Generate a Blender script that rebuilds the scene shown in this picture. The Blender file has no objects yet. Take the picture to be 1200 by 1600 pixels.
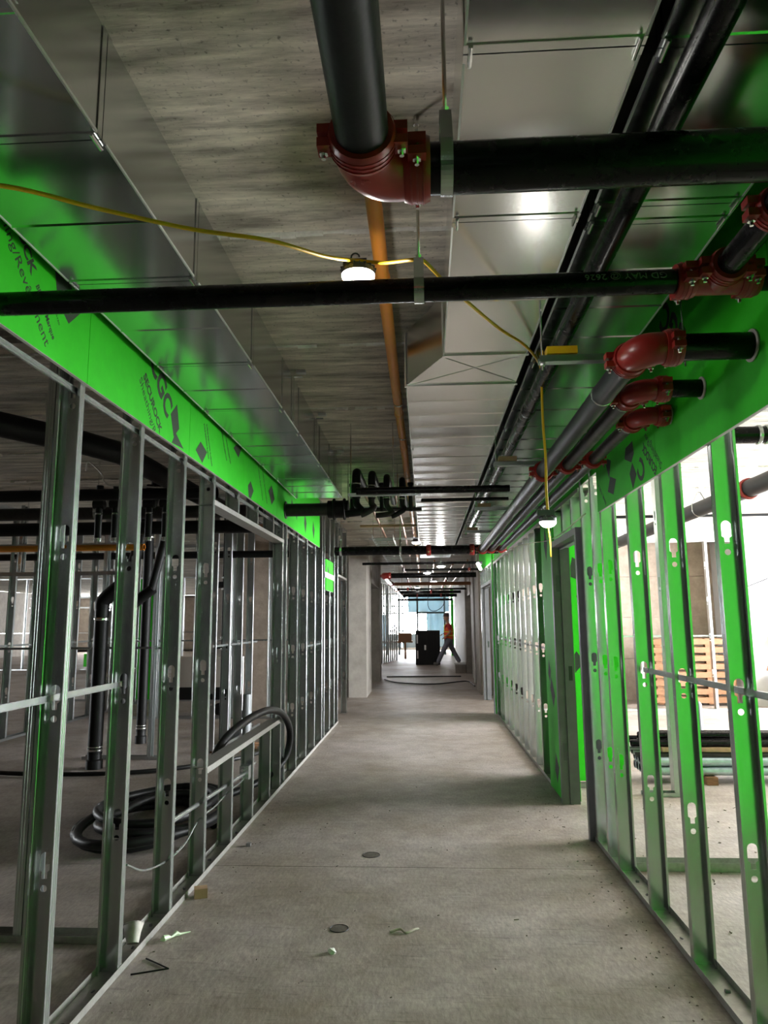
import bpy, bmesh, math, random
from mathutils import Vector, Matrix
from mathutils.geometry import tessellate_polygon
random.seed(7)
PI = math.pi
sc = bpy.context.scene
COL = sc.collection
V = Vector

# ------------------------------------------------------------------ camera
cam_d = bpy.data.cameras.new('camera'); cam = bpy.data.objects.new('camera', cam_d); COL.objects.link(cam)
Bm = [(0.99832451, -0.01688184, -0.05534591), (0.05726908, 0.15154279, 0.98679027), (-0.00827156, -0.98830652, 0.15225569)]
cam.matrix_world = Matrix(((Bm[0][0], -Bm[0][1], -Bm[0][2], 0), (Bm[1][0], -Bm[1][1], -Bm[1][2], 0), (Bm[2][0], -Bm[2][1], -Bm[2][2], 1.5), (0, 0, 0, 1)))
cam_d.sensor_fit = 'HORIZONTAL'; cam_d.sensor_width = 36; cam_d.lens = 1120 / 1200 * 36
cam_d.clip_start = 0.02; cam_d.clip_end = 200
sc.camera = cam
# ------------------------------------------------------------------ world, exposure
w = bpy.data.worlds.new('World'); sc.world = w; w.use_nodes = True
bg = w.node_tree.nodes['Background']; bg.inputs[0].default_value = (0.93, 0.97, 1.0, 1); bg.inputs[1].default_value = 52.0
sc.view_settings.view_transform = 'Standard'; sc.view_settings.look = 'None'
sc.view_settings.exposure = 0.47; sc.view_settings.gamma = 1.0
sc.cycles.use_denoising = True
sc.cycles.max_bounces = 8; sc.cycles.diffuse_bounces = 5; sc.cycles.glossy_bounces = 5
sc.cycles.sample_clamp_indirect = 6.0
sc.cycles.caustics_reflective = False; sc.cycles.caustics_refractive = False
LAMP_W = 5.5

def portal(name, loc, rot, sx, sy):
    l = bpy.data.lights.new(name, 'AREA'); l.shape = 'RECTANGLE'; l.size = sx; l.size_y = sy
    l.cycles.is_portal = True
    o = bpy.data.objects.new(name, l); COL.objects.link(o); o.location = loc; o.rotation_euler = rot
portal('daylight_opening', (8.95, 9.4, 1.56), (0, PI/2, 0), 2.95, 6.8)
portal('daylight_opening', (-19.95, 13.9, 1.55), (0, -PI/2, 0), 3.0, 1.4)
portal('daylight_opening', (-8, 39.9, 1.55), (-PI/2, 0, 0), 22, 3.0)

# ------------------------------------------------------------------ materials
MATS = {}
def mat(name, col, rough=.5, metal=0., bump=0., bscale=40., var=0., vscale=6., col2=None, stretch=(1, 1, 1), rvar=0., spec=.5, coat=0., detail=6, bdet=4):
    m = bpy.data.materials.new(name); m.use_nodes = True; nt = m.node_tree; N = nt.nodes; L = nt.links
    b = N['Principled BSDF']
    b.inputs['Base Color'].default_value = (*col, 1); b.inputs['Roughness'].default_value = rough
    b.inputs['Metallic'].default_value = metal; b.inputs['Specular IOR Level'].default_value = spec
    if coat: b.inputs['Coat Weight'].default_value = coat; b.inputs['Coat Roughness'].default_value = .1
    tc = N.new('ShaderNodeTexCoord'); mp = N.new('ShaderNodeMapping'); mp.inputs['Scale'].default_value = stretch
    geo = N.new('ShaderNodeNewGeometry')
    L.new(geo.outputs['Position'], mp.inputs[0])
    if var or rvar:
        n = N.new('ShaderNodeTexNoise'); n.inputs['Scale'].default_value = vscale; n.inputs['Detail'].default_value = detail
        n.inputs['Roughness'].default_value = .65
        L.new(mp.outputs[0], n.inputs[0])
        r = N.new('ShaderNodeMapRange'); r.inputs[1].default_value = .3; r.inputs[2].default_value = .7; L.new(n.outputs[0], r.inputs[0])
        if var:
            mx = N.new('ShaderNodeMix'); mx.data_type = 'RGBA'
            c2 = col2 or tuple(c * (1 - var) for c in col)
            mx.inputs[6].default_value = (*c2, 1); mx.inputs[7].default_value = (*col, 1)
            L.new(r.outputs[0], mx.inputs[0]); L.new(mx.outputs[2], b.inputs['Base Color'])
        if rvar:
            r2 = N.new('ShaderNodeMapRange'); r2.inputs[1].default_value = .3; r2.inputs[2].default_value = .7
            r2.inputs[3].default_value = max(.03, rough - rvar); r2.inputs[4].default_value = rough + rvar
            L.new(n.outputs[0], r2.inputs[0]); L.new(r2.outputs[0], b.inputs['Roughness'])
    if bump:
        n2 = N.new('ShaderNodeTexNoise'); n2.inputs['Scale'].default_value = bscale; n2.inputs['Detail'].default_value = bdet
        L.new(mp.outputs[0], n2.inputs[0])
        bp = N.new('ShaderNodeBump'); bp.inputs['Strength'].default_value = bump; bp.inputs['Distance'].default_value = .01
        L.new(n2.outputs[0], bp.inputs['Height']); L.new(bp.outputs[0], b.inputs['Normal'])
    MATS[name] = m
    return m
def emis(name, col, s):
    m = bpy.data.materials.new(name); m.use_nodes = True; nt = m.node_tree
    b = nt.nodes['Principled BSDF']; b.inputs['Base Color'].default_value = (*col, 1)
    b.inputs['Emission Color'].default_value = (*col, 1); b.inputs['Emission Strength'].default_value = s
    return m

galv = mat('galvanised_stud', (.55, .575, .565), .21, .76, bump=.012, bscale=9, var=.07, vscale=30, rvar=.03, stretch=(1, 1, .3), detail=3)
galv_old = mat('galvanised_dull', (.5, .52, .52), .36, 1., var=.12, vscale=20, rvar=.04)
seamst = mat('folded_seam_glint', (.75, .77, .76), .38, .55)  # corner fold coloured brighter than the sheet to stand for caught light
trackm = mat('dusty_track', (.42, .41, .38), .42, .45, var=.3, vscale=30)
ductm = mat('duct_sheet', (.60, .62, .62), .19, 1., bump=.22, bscale=1.6, bdet=0, var=.05, vscale=120, detail=2)
duct2 = mat('duct_sheet_light', (.88, .88, .86), .24, 1., bump=.25, bscale=1.6, bdet=0, var=.03, vscale=120, detail=2)
black = mat('black_pipe_paint', (.004, .004, .0045), .26, 0., bump=.02, bscale=60, var=.4, vscale=20, rvar=.04, spec=.22)
blacks = mat('black_steel_mill', (.040, .034, .033), .42, .0, spec=.3, bump=.06, bscale=70, var=.5, vscale=25, rvar=.1)
greyp = mat('grey_pipe_primer', (.015, .016, .018), .45, .0, spec=.25, bump=.05, bscale=70, var=.35, vscale=9)
redm = mat('red_enamel', (.36, .024, .018), .33, 0., bump=.04, bscale=30, var=.25, vscale=8)
zinc = mat('zinc_bolt', (.75, .76, .74), .22, 1.)
orange = mat('orange_plastic', (.98, .34, .04), .38, var=.10, vscale=5)
yellow = mat('yellow_cord', (.85, .50, .012), .45, var=.15, vscale=20)
greenb = mat('green_sheathing', (.028, .58, .010), .62, bump=.03, bscale=160, var=.12, vscale=14, spec=.3)
printm = mat('black_print', (.012, .018, .012), .7, var=.5, vscale=150, col2=(.03, .06, .03))
gyps = mat('gypsum_edge', (.55, .53, .48), .8)
rubber = mat('black_rubber', (.008, .008, .008), .45, bump=.1, bscale=50, spec=.3)
insul = mat('black_insulation', (.007, .0065, .0065), .5, bump=.2, bscale=30, spec=.2)
copper = mat('copper_pipe', (.42, .19, .10), .35, .8, var=.3, vscale=10)
wood = mat('pallet_wood', (.30, .14, .06), .7, var=.45, vscale=12, stretch=(1, 1, 6), bump=.15)
woodl = mat('pine_wood', (.55, .36, .2), .7, var=.3, vscale=14, bump=.1)
framem = mat('door_frame_primer', (.17, .17, .175), .5, .1, var=.25, vscale=7, bump=.03)
whitep = mat('white_paper', (.75, .74, .72), .6, var=.1)
conw = mat('concrete_wall', (.40, .36, .32), .8, bump=.25, bscale=18, var=.35, vscale=3.5)
contan = mat('concrete_tan', (.46, .37, .30), .85, bump=.3, bscale=22, var=.35, vscale=6)
lgrey = mat('smooth_grey_wall', (.60, .60, .60), .8, var=.15, vscale=2)
chalkm = mat('chalk', (.30, .30, .30), .8)
lens = emis('led_lens', (1., .98, .94), 38.0)
hous = mat('lamp_housing', (.10, .10, .11), .45)
bluep = mat('blue_poly_sheet', (.42, .52, .56), .35, var=.12, vscale=2)
# translucent sheet over the far windows
_m = bluep.node_tree; _b = _m.nodes['Principled BSDF']; _t = _m.nodes.new('ShaderNodeBsdfTranslucent'); _t.inputs[0].default_value = (.42, .56, .62, 1)
_x = _m.nodes.new('ShaderNodeMixShader'); _x.inputs[0].default_value = .28
_m.links.new(_b.outputs[0], _x.inputs[1]); _m.links.new(_t.outputs[0], _x.inputs[2]); _m.links.new(_x.outputs[0], _m.nodes['Material Output'].inputs[0])

darkw = mat('dark_reflection_wall', (.035, .035, .035), .9)  # dark tone for the unseen end wall, added to darken the stud reflections
def floor_mat():
    m = mat('floor_concrete', (.54, .475, .45), .58, var=.28, vscale=.75, col2=(.27, .215, .155), spec=.35)
    nt = m.node_tree; N = nt.nodes; L = nt.links; b = N['Principled BSDF']
    src = b.inputs['Base Color'].links[0].from_socket
    geo = N['Geometry'] if 'Geometry' in N else N.new('ShaderNodeNewGeometry')
    def noise(scale, det, st=(1, 1, 1), rot=0):
        mp = N.new('ShaderNodeMapping'); mp.inputs['Scale'].default_value = st; mp.inputs['Rotation'].default_value = (0, 0, rot)
        L.new(geo.outputs['Position'], mp.inputs[0])
        n = N.new('ShaderNodeTexNoise'); n.inputs['Scale'].default_value = scale; n.inputs['Detail'].default_value = det; n.inputs['Roughness'].default_value = .7
        L.new(mp.outputs[0], n.inputs[0]); return n
    def ramp(n, lo, hi, a, c):
        r = N.new('ShaderNodeMapRange'); r.inputs[1].default_value = lo; r.inputs[2].default_value = hi; r.inputs[3].default_value = a; r.inputs[4].default_value = c
        L.new(n.outputs[0], r.inputs[0]); return r
    def mul(s, f):
        x = N.new('ShaderNodeMix'); x.data_type = 'RGBA'; x.blend_type = 'MULTIPLY'; x.inputs[0].default_value = 1
        c = N.new('ShaderNodeCombineColor')
        for i in range(3): L.new(f.outputs[0], c.inputs[i])
        L.new(s, x.inputs[6]); L.new(c.outputs[0], x.inputs[7]); return x.outputs[2]
    s = mul(src, ramp(noise(5, 9), .3, .7, .74, 1.10))
    s = mul(s, ramp(noise(60, 5, (1, .3, 1), .5), .32, .64, .72, 1.08))
    s = mul(s, ramp(noise(34, 3, (.12, 1.3, 1), .9), .24, .44, .60, 1.0))
    L.new(s, b.inputs['Base Color'])
    n = noise(45, 6, (1, .5, 1), .4); bp = N.new('ShaderNodeBump'); bp.inputs['Strength'].default_value = .35; bp.inputs['Distance'].default_value = .006
    L.new(n.outputs[0], bp.inputs['Height']); L.new(bp.outputs[0], b.inputs['Normal'])
    return m
floorm = floor_mat()
def ceil_mat():
    m = mat('board_formed_concrete', (.82, .77, .66), .85, var=.5, vscale=2.4, col2=(.46, .42, .35), stretch=(.35, 1.6, 1))
    nt = m.node_tree; N = nt.nodes; L = nt.links; b = N['Principled BSDF']
    src = b.inputs['Base Color'].links[0].from_socket
    geo = N.new('ShaderNodeNewGeometry')
    mp = N.new('ShaderNodeMapping'); mp.inputs['Scale'].default_value = (.32, 2.2, 1); L.new(geo.outputs['Position'], mp.inputs[0])
    n = N.new('ShaderNodeTexNoise'); n.inputs['Scale'].default_value = 7; n.inputs['Detail'].default_value = 10; n.inputs['Roughness'].default_value = .7
    L.new(mp.outputs[0], n.inputs[0])
    r = N.new('ShaderNodeMapRange'); r.inputs[1].default_value = .35; r.inputs[2].default_value = .65; r.inputs[3].default_value = .42; r.inputs[4].default_value = 1.2
    L.new(n.outputs[0], r.inputs[0])
    n3 = N.new('ShaderNodeTexNoise'); n3.inputs['Scale'].default_value = 60; n3.inputs['Detail'].default_value = 5; L.new(geo.outputs['Position'], n3.inputs[0])
    r3 = N.new('ShaderNodeMapRange'); r3.inputs[1].default_value = .25; r3.inputs[2].default_value = .4; r3.inputs[3].default_value = .35; r3.inputs[4].default_value = 1.0
    L.new(n3.outputs[0], r3.inputs[0])
    mm = N.new('ShaderNodeMath'); mm.operation = 'MULTIPLY'; L.new(r.outputs[0], mm.inputs[0]); L.new(r3.outputs[0], mm.inputs[1])
    c = N.new('ShaderNodeCombineColor')
    for i in range(3): L.new(mm.outputs[0], c.inputs[i])
    x = N.new('ShaderNodeMix'); x.data_type = 'RGBA'; x.blend_type = 'MULTIPLY'; x.inputs[0].default_value = 1
    L.new(src, x.inputs[6]); L.new(c.outputs[0], x.inputs[7]); L.new(x.outputs[2], b.inputs['Base Color'])
    # board grooves every 0.14 m along y plus rough relief
    sep = N.new('ShaderNodeSeparateXYZ'); L.new(geo.outputs['Position'], sep.inputs[0])
    sn = N.new('ShaderNodeMath'); sn.operation = 'MULTIPLY'; sn.inputs[1].default_value = 2 * PI / .15; L.new(sep.outputs[1], sn.inputs[0])
    s2 = N.new('ShaderNodeMath'); s2.operation = 'SINE'; L.new(sn.outputs[0], s2.inputs[0])
    ad = N.new('ShaderNodeMath'); ad.operation = 'MULTIPLY_ADD'; ad.inputs[1].default_value = 2.0; L.new(n.outputs[0], ad.inputs[0]); L.new(s2.outputs[0], ad.inputs[2])
    bp = N.new('ShaderNodeBump'); bp.inputs['Strength'].default_value = .4; bp.inputs['Distance'].default_value = .006
    L.new(ad.outputs[0], bp.inputs['Height']); L.new(bp.outputs[0], b.inputs['Normal'])
    return m
ceilm = ceil_mat()
seamm = mat('seam_laitance', (.85, .84, .78), .85, var=.4, vscale=12)

# ------------------------------------------------------------------ mesh helpers
class MB:
    def __init__(s): s.v = []; s.f = []
    def add(s, vs, fs):
        n = len(s.v); s.v += [tuple(p) for p in vs]; s.f += [tuple(i + n for i in f) for f in fs]; return s
    def box(s, x0, y0, z0, x1, y1, z1):
        if x0 > x1: x0, x1 = x1, x0
        if y0 > y1: y0, y1 = y1, y0
        if z0 > z1: z0, z1 = z1, z0
        return s.add([(x0, y0, z0), (x1, y0, z0), (x1, y1, z0), (x0, y1, z0), (x0, y0, z1), (x1, y0, z1), (x1, y1, z1), (x0, y1, z1)],
                     [(0, 3, 2, 1), (4, 5, 6, 7), (0, 1, 5, 4), (1, 2, 6, 5), (2, 3, 7, 6), (3, 0, 4, 7)])
    def obox(s, p0, p1, side, a, b):
        """bar from p0 to p1; 'side' a vector across it, a = width along side, b = the other thickness"""
        p0, p1 = V(p0), V(p1); d = (p1 - p0).normalized(); sd = V(side); sd = (sd - sd.dot(d) * d).normalized(); u = d.cross(sd)
        sd = sd * a / 2; u = u * b / 2
        vs = [p0 - sd - u, p0 + sd - u, p0 + sd + u, p0 - sd + u, p1 - sd - u, p1 + sd - u, p1 + sd + u, p1 - sd + u]
        return s.add(vs, [(0, 3, 2, 1), (4, 5, 6, 7), (0, 1, 5, 4), (1, 2, 6, 5), (2, 3, 7, 6), (3, 0, 4, 7)])
    def tube(s, pts, r, n=16, caps=True, closed=False):
        pts = [V(p) for p in pts]; k = len(pts); rs = r if isinstance(r, (list, tuple)) else [r] * k
        def tan(i):
            if closed: return (pts[(i + 1) % k] - pts[i - 1]).normalized()
            lo, hi = max(i - 1, 0), min(i + 1, k - 1)
            while (pts[hi] - pts[lo]).length < 1e-9 and (lo > 0 or hi < k - 1): lo = max(lo - 1, 0); hi = min(hi + 1, k - 1)
            q = pts[hi] - pts[lo]
            return q.normalized() if q.length > 1e-9 else V((0, 0, 1))
        t = tan(0); up = V((0, 0, 1)) if abs(t.z) < .9 else V((1, 0, 0)); u = t.cross(up).normalized()
        vs = []
        for i in range(k):
            t = tan(i); u = (u - u.dot(t) * t).normalized(); w_ = t.cross(u)
            for j in range(n):
                a = 2 * PI * j / n; vs.append(pts[i] + (u * math.cos(a) + w_ * math.sin(a)) * rs[i])
        fs = []
        for i in range(k if closed else k - 1):
            i2 = (i + 1) % k
            for j in range(n):
                j2 = (j + 1) % n; fs.append((i * n + j, i * n + j2, i2 * n + j2, i2 * n + j))
        if caps and not closed:
            fs.append(tuple(range(n))[::-1]); fs.append(tuple((k - 1) * n + j for j in range(n)))
        return s.add(vs, fs)
    def cyl(s, p0, p1, r, n=20, r2=None): return s.tube([p0, p1], [r, r if r2 is None else r2], n)
    def pipe(s, p0, p1, r, n=24, wall=.005):
        """open pipe with a wall so its ends read as pipe"""
        p0, p1 = V(p0), V(p1); d = (p1 - p0).normalized()
        a = p0 + d * .06; b = p1 - d * .06
        return s.tube([a, p0, p0, p1, p1, b], [r - wall, r - wall, r, r, r - wall, r - wall], n)
    def plate(s, outer, holes, f, t):
        """flat polygon with holes in 2-D, mapped by f(u, v, w), thickness t (w from 0 to t)"""
        polys = [outer] + holes
        tri = tessellate_polygon([[V((p[0], p[1], 0)) for p in q] for q in polys])
        flat = [p for q in polys for p in q]; n = len(flat)
        vs = [f(p[0], p[1], 0) for p in flat] + [f(p[0], p[1], t) for p in flat]
        fs = [tuple(x) for x in tri] + [tuple(i + n for i in x)[::-1] for x in tri]
        k = 0
        for q in polys:
            m = len(q)
            for i in range(m): a = k + i; b = k + (i + 1) % m; fs.append((a, b, b + n, a + n))
            k += m
        return s.add(vs, fs)
    def prism(s, poly, f, t): return s.plate(poly, [], f, t)
    def mesh(s, name, m, ang=35, smooth=True):
        me = bpy.data.meshes.new(name); me.from_pydata(s.v, [], s.f)
        bm = bmesh.new(); bm.from_mesh(me); bmesh.ops.recalc_face_normals(bm, faces=bm.faces); bm.to_mesh(me); bm.free()
        if smooth:
            me.shade_smooth(); me.set_sharp_from_angle(angle=math.radians(ang))
        me.materials.append(m); return me
    def clusters(s):
        par = list(range(len(s.v)))
        def find(a):
            while par[a] != a: par[a] = par[par[a]]; a = par[a]
            return a
        for f in s.f:
            r0 = find(f[0])
            for i in f[1:]: par[find(i)] = r0
        isl = {}
        for i in range(len(s.v)): isl.setdefault(find(i), []).append(i)
        keys = list(isl); bb = []
        for k in keys:
            P = [s.v[i] for i in isl[k]]; bb.append([min(p[a] for p in P) - .002 for a in range(3)] + [max(p[a] for p in P) + .002 for a in range(3)])
        gp = list(range(len(keys)))
        def gf(a):
            while gp[a] != a: a = gp[a]
            return a
        for i in range(len(keys)):
            for j in range(i):
                A, B_ = bb[i], bb[j]
                if all(A[a] <= B_[a + 3] and B_[a] <= A[a + 3] for a in range(3)): gp[gf(i)] = gf(j)
        out = {}
        for i, k in enumerate(keys): out.setdefault(gf(i), []).extend(isl[k])
        return list(out.values())
    def build(s, name, m, parent=None, loc=None, each=True, **kw):
        if parent is not None and each and name not in ('lettering', 'joint_fin') and len(s.v) < 4000:
            cl = s.clusters()
            if 1 < len(cl) <= 60:
                first = None
                for c in cl:
                    ix = {v: i for i, v in enumerate(c)}; q = MB(); q.v = [s.v[i] for i in c]; q.f = [tuple(ix[i] for i in f) for f in s.f if f[0] in ix]
                    o = q.build(name, m, parent, loc, each=False, **kw); first = first or o
                return first
        o = bpy.data.objects.new(name, s.mesh(name, m, **kw)); COL.objects.link(o)
        if parent is not None: o.parent = parent
        if loc is not None: o.location = loc
        return o
def put(name, me, parent=None, loc=(0, 0, 0), rot=None):
    o = bpy.data.objects.new(name, me); COL.objects.link(o); o.location = loc
    if parent is not None: o.parent = parent
    if rot: o.rotation_euler = rot
    return o
def tag(o, label=None, cat=None, group=None, kind=None):
    if label: o['label'] = label
    if cat: o['category'] = cat
    if group: o['group'] = group
    if kind: o['kind'] = kind
    return o
def thing(name, label, cat, group=None, loc=(0, 0, 0)):
    o = bpy.data.objects.new(name, None); COL.objects.link(o); o.empty_display_size = .1; o.location = loc
    return tag(o, label, cat, group)
def struct(name, mb, m, **kw): return tag(mb.build(name, m, **kw), kind='structure')
def cr(pts, k=8):
    P = [V(p) for p in pts]; P = [P[0] * 2 - P[1]] + P + [P[-1] * 2 - P[-2]]; out = []
    for i in range(1, len(P) - 2):
        for j in range(k):
            t = j / k; a, b, c, d = P[i - 1], P[i], P[i + 1], P[i + 2]
            out.append(.5 * ((2 * b) + (c - a) * t + (2 * a - 5 * b + 4 * c - d) * t * t + (3 * b - a - 3 * c + d) * t ** 3))
    out.append(P[-2]); return out

# ------------------------------------------------------------------ structure
H = 3.10
XL, XR, YB, YF = -20.0, 9.0, -5.0, 40.0
fl = bpy.data.objects.new('floor', None); COL.objects.link(fl); tag(fl, kind='structure')
MB().box(XL, YB, -.30, XR, YF, -.012).build('slab_base', floorm, fl, smooth=False)
ys = [YB, 4.72, 12.36, 19.4, 26.6, YF]
for a, b in zip(ys, ys[1:]):
    MB().box(XL, a + .002, -.012, XR, b - .002, 0).build('slab_bay', floorm, fl, smooth=False)
ce = bpy.data.objects.new('ceiling', None); COL.objects.link(ce); tag(ce, kind='structure')
y = YB; k = 0; yy = [1.516 + 1.22 * i for i in range(-5, 32)]
bays = [YB] + [q for q in yy if YB < q < YF] + [YF]
for a, b in zip(bays, bays[1:]):
    dz = random.uniform(0, .004)
    MB().box(XL, a + .0015, H + dz, XR, b - .0015, H + .25).build('formwork_bay', ceilm, ce, smooth=False)
for q in yy[4:18]:                       # ragged fins of laitance along the formwork joints
    m = MB(); x = -7.0
    while x < 6:
        l = random.uniform(.02, .09); hgt = random.choice((.005, .010, .014, .020))
        if random.random() < .86: m.box(x, q - random.uniform(.005, .012), H - hgt, x + l, q + random.uniform(.006, .014), H + .01)
        x += l
    m.build('joint_fin', seamm, ce, smooth=False)['kind'] = 'stuff'
# outer walls: right side has open daylight bays, far side windows
wr = bpy.data.objects.new('wall_right', None); COL.objects.link(wr); tag(wr, kind='structure')
MB().box(XR, YB, 0, XR + .25, 6.0, H).box(XR, 12.8, 0, XR + .25, YF, H).box(XR, 6.0, 0, XR + .25, 12.8, .08).box(XR, 6.0, H - .06, XR + .25, 12.8, H).build('pier', conw, wr, smooth=False)
for yv in (9.3,): MB().box(XR, yv, .08, XR + .2, yv + .3, H - .06).build('pier', conw, wr, smooth=False)
struct('wall_left', MB().box(XL - .25, YB, 0, XL, 13.2, H).box(XL - .25, 14.6, 0, XL, YF, H), conw, smooth=False)
struct('wall_front', MB().box(XL, YB - .25, 0, XR, YB, H), darkw, smooth=False)
wb = bpy.data.objects.new('wall_back', None); COL.objects.link(wb); tag(wb, kind='structure')
MB().box(1.6, YF, 0, XR, YF + .25, H).build('pier', conw, wb, smooth=False); MB().box(-16.7, YF, 0, -4.2, YF + .25, H).build('pier', conw, wb, smooth=False); MB().box(XL, YF, 0, -18.2, YF + .25, H).build('pier', conw, wb, smooth=False)
MB().box(XL, YF, 0, 1.6, YF + .25, .12).build('sill', conw, wb, smooth=False); MB().box(XL, YF, H - .1, 1.6, YF + .25, H).build('lintel', conw, wb, smooth=False)
framegrey = mat('window_frame_grey', (.12, .16, .18), .5)
wn = 0
for x0 in (-18.2, -4.2, -2.75, -1.3, .15):
    wn += 1
    o = MB().box(x0, YF + .05, .12, x0 + .07, YF + .15, H - .1).box(x0, YF + .05, 1.0, x0 + 1.48, YF + .12, 1.06).box(x0, YF + .05, 2.35, x0 + 1.48, YF + .12, 2.42).build('window_%d' % wn, framegrey, smooth=False)
    tag(o, kind='structure')

for x0 in (-18.2, -4.2, -2.75, -1.3, .15):
    MB().box(x0 + .07, YF + .08, .12, x0 + 1.41, YF + .12, .86).build('spandrel_panel', mat('spandrel_grey', (.10, .12, .13), .5) if 'spandrel_grey' not in MATS else MATS['spandrel_grey'], wb, smooth=False)
# concrete shear walls past the studs
cwl = bpy.data.objects.new('wall_left_concrete', None); COL.objects.link(cwl); tag(cwl, kind='structure')
MB().box(-1.58, 14.86, 0, -1.215, 16.2, H).build('pier', conw, cwl, smooth=False)
MB().box(-1.58, 18.8, 0, -1.19, 19.5, H).build('pier', conw, cwl, smooth=False)
MB().box(-1.58, 16.2, 2.38, -1.20, 18.8, H).build('lintel', conw, cwl, smooth=False)
MB().box(-6.0, 19.3, 0, -1.58, 19.5, H).build('return_wall', conw, cwl, smooth=False)
cwr = bpy.data.objects.new('wall_right_concrete', None); COL.objects.link(cwr); tag(cwr, kind='structure')
for a, b, xx in ((15.3, 16.5, 1.12), (17.9, 18.3, 1.18), (18.3, 20.2, 1.26), (21.6, 22.6, 1.18), (22.6, 33.0, 1.30)):
    MB().box(xx, a, 0, 1.62, b, H).build('pier', conw, cwr, smooth=False)
MB().box(1.24, 16.5, 2.25, 1.62, 17.9, H).build('lintel', conw, cwr, smooth=False)
MB().box(1.24, 20.2, 2.25, 1.62, 21.6, H).build('lintel', conw, cwr, smooth=False)
for a, b in ((16.5, 17.9), (20.2, 21.6)):
    MB().box(1.45, a, 0, 1.5, b, 2.25).build('door_leaf', framem, cwr, smooth=False)
MB().box(1.62, 16.6, 0, 9, 16.8, H).build('cross_wall', conw, cwr, smooth=False)
bw = bpy.data.objects.new('wall_right_room', None); COL.objects.link(bw); tag(bw, kind='structure')
for z0 in (0, .78, 1.56, 2.34):           # cast in four lifts
    MB().box(1.9, 14.25, z0 + .002, 5.55, 14.5, min(z0 + .776, H)).build('concrete_lift', contan, bw, smooth=False)
MB().box(5.55, 13.2, 0, 9.0, 14.5, H).build('plastered_pier', lgrey, bw, smooth=False)
struct('trim_1', MB().box(1.3, 12.5, 2.86, 9, 12.7, H), lgrey, smooth=False)
struct('wall_left_room_column', MB().box(-3.23, 12.7, 0, -2.76, 13.2, H), contan, smooth=False)

# ------------------------------------------------------------------ steel studs
def keyhole(zc, s=1.0):
    """knock-out: a stadium with a narrower slot under it, then a round hole"""
    p = []
    a, b = .019 * s, .032 * s
    for i in range(9): t = PI * i / 8; p.append((a * math.cos(t), zc + b - a + a * math.sin(t) + .008))
    p += [(-a, zc - .022), (-.010, zc - .028), (-.010, zc - .052), (.010, zc - .052), (.010, zc - .028), (a, zc - .022)]
    c = [(.0125 * math.cos(2 * PI * i / 10), zc - .085 + .0125 * math.sin(2 * PI * i / 10)) for i in range(10)]
    return [p, c]
SD = .096
_studs = {}
def stud_mesh(h, holes=(.64, 1.235, 1.845, 2.45), m=galv, d=SD):
    key = (round(h, 3), holes, m.name, d)
    if key in _studs: return _studs[key]
    b = MB(); t = .0014; fw = .041
    hs = [q for z in holes if .2 < z < h - .1 for q in keyhole(z)]
    b.plate([(-d / 2, 0), (d / 2, 0), (d / 2, h), (-d / 2, h)], hs, lambda u, v, w_: (u, -w_, v), t)
    for s in (-1, 1):                     # flange with two knurled ribs, then the lip
        ox = s * d / 2; prof = [(0, 0), (0, -.010), (-.0016, -.0115), (-.0016, -.0145), (0, -.016), (0, -.024), (-.0016, -.0255), (-.0016, -.0285), (0, -.030), (0, -fw), (-.010, -fw)]
        outer = [(ox + s * a, q) for a, q in prof]; inner = [(ox + s * (a - t), q if i < len(prof) - 2 else q + t) for i, (a, q) in enumerate(prof)]
        inner[-1] = (outer[-1][0], outer[-1][1] + t)
        poly = outer + inner[::-1]
        b.prism(poly, lambda u, v, w_: (u, v, w_), h)
    me = b.mesh('stud', m, ang=20); _studs[key] = me; return me
def stud(parent, x, y, h, z=0, **kw): return put('stud', stud_mesh(h, **kw), parent, (x, y, z))
def channel(b, p0, p1, side, wdt=.100, fl_=.032, up=(0, 0, 1), t=.0016):
    """U track from p0 to p1 with flanges standing along 'up'"""
    p0, p1, sd, up = V(p0), V(p1), V(side).normalized(), V(up).normalized()
    b.obox(p0, p1, sd, wdt, t)
    for s in (-1, 1):
        o = sd * (s * wdt / 2) + up * (fl_ / 2); b.obox(p0 + o, p1 + o, up, fl_, t)
    return b
def track(parent, p0, p1, side, name='track', m=trackm, **kw):
    return channel(MB(), p0, p1, side, **kw).build(name, m, parent, smooth=False)
def bridging(parent, pts, r=None, name='bridging_channel'):
    b = MB()
    for a, c in zip(pts, pts[1:]): channel(b, a, c, (0, 0, 1), wdt=.024, fl_=.009, up=(1, 0, 0) if abs(a[1] - c[1]) > abs(a[0] - c[0]) else (0, 1, 0))
    return b.build(name, galv, parent, smooth=False)

XLc, XRc = -1.350 - SD / 2, 1.142 + SD / 2
# ---- left corridor wall
LW = thing('stud_wall', 'steel stud wall along the left side of the corridor, with a low sill opening and green header boards', 'wall frame', loc=(0, 0, 0))
for yv in (1.48, 2.09, 2.70, 3.32, 3.95, 4.52, 6.79, 6.98, 7.60, 8.22, 8.84, 9.45, 9.66, 10.2, 10.72, 11.14): stud(LW, XLc, yv, 3.05, .002)
stud(LW, XLc, 12.36, 3.05, .002)
for yv in (11.75,): stud(LW, XLc, yv, .8, 2.25)
for yv in (5.13, 5.74, 6.35): stud(LW, XLc, yv, .60, .002, holes=()); stud(LW, XLc, yv, .78, 2.27, holes=())
track(LW, (XLc, 1.0, .002), (XLc, 11.16, .002), (1, 0, 0))
track(LW, (XLc, 12.30, .002), (XLc, 12.42, .002), (1, 0, 0))
track(LW, (XLc, 1.0, 3.09), (XLc, 12.42, 3.09), (1, 0, 0), up=(0, 0, -1))
track(LW, (XLc, 4.50, .632), (XLc, 6.80, .632), (1, 0, 0), name='sill_track', up=(0, 0, -1), fl_=.036)
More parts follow.
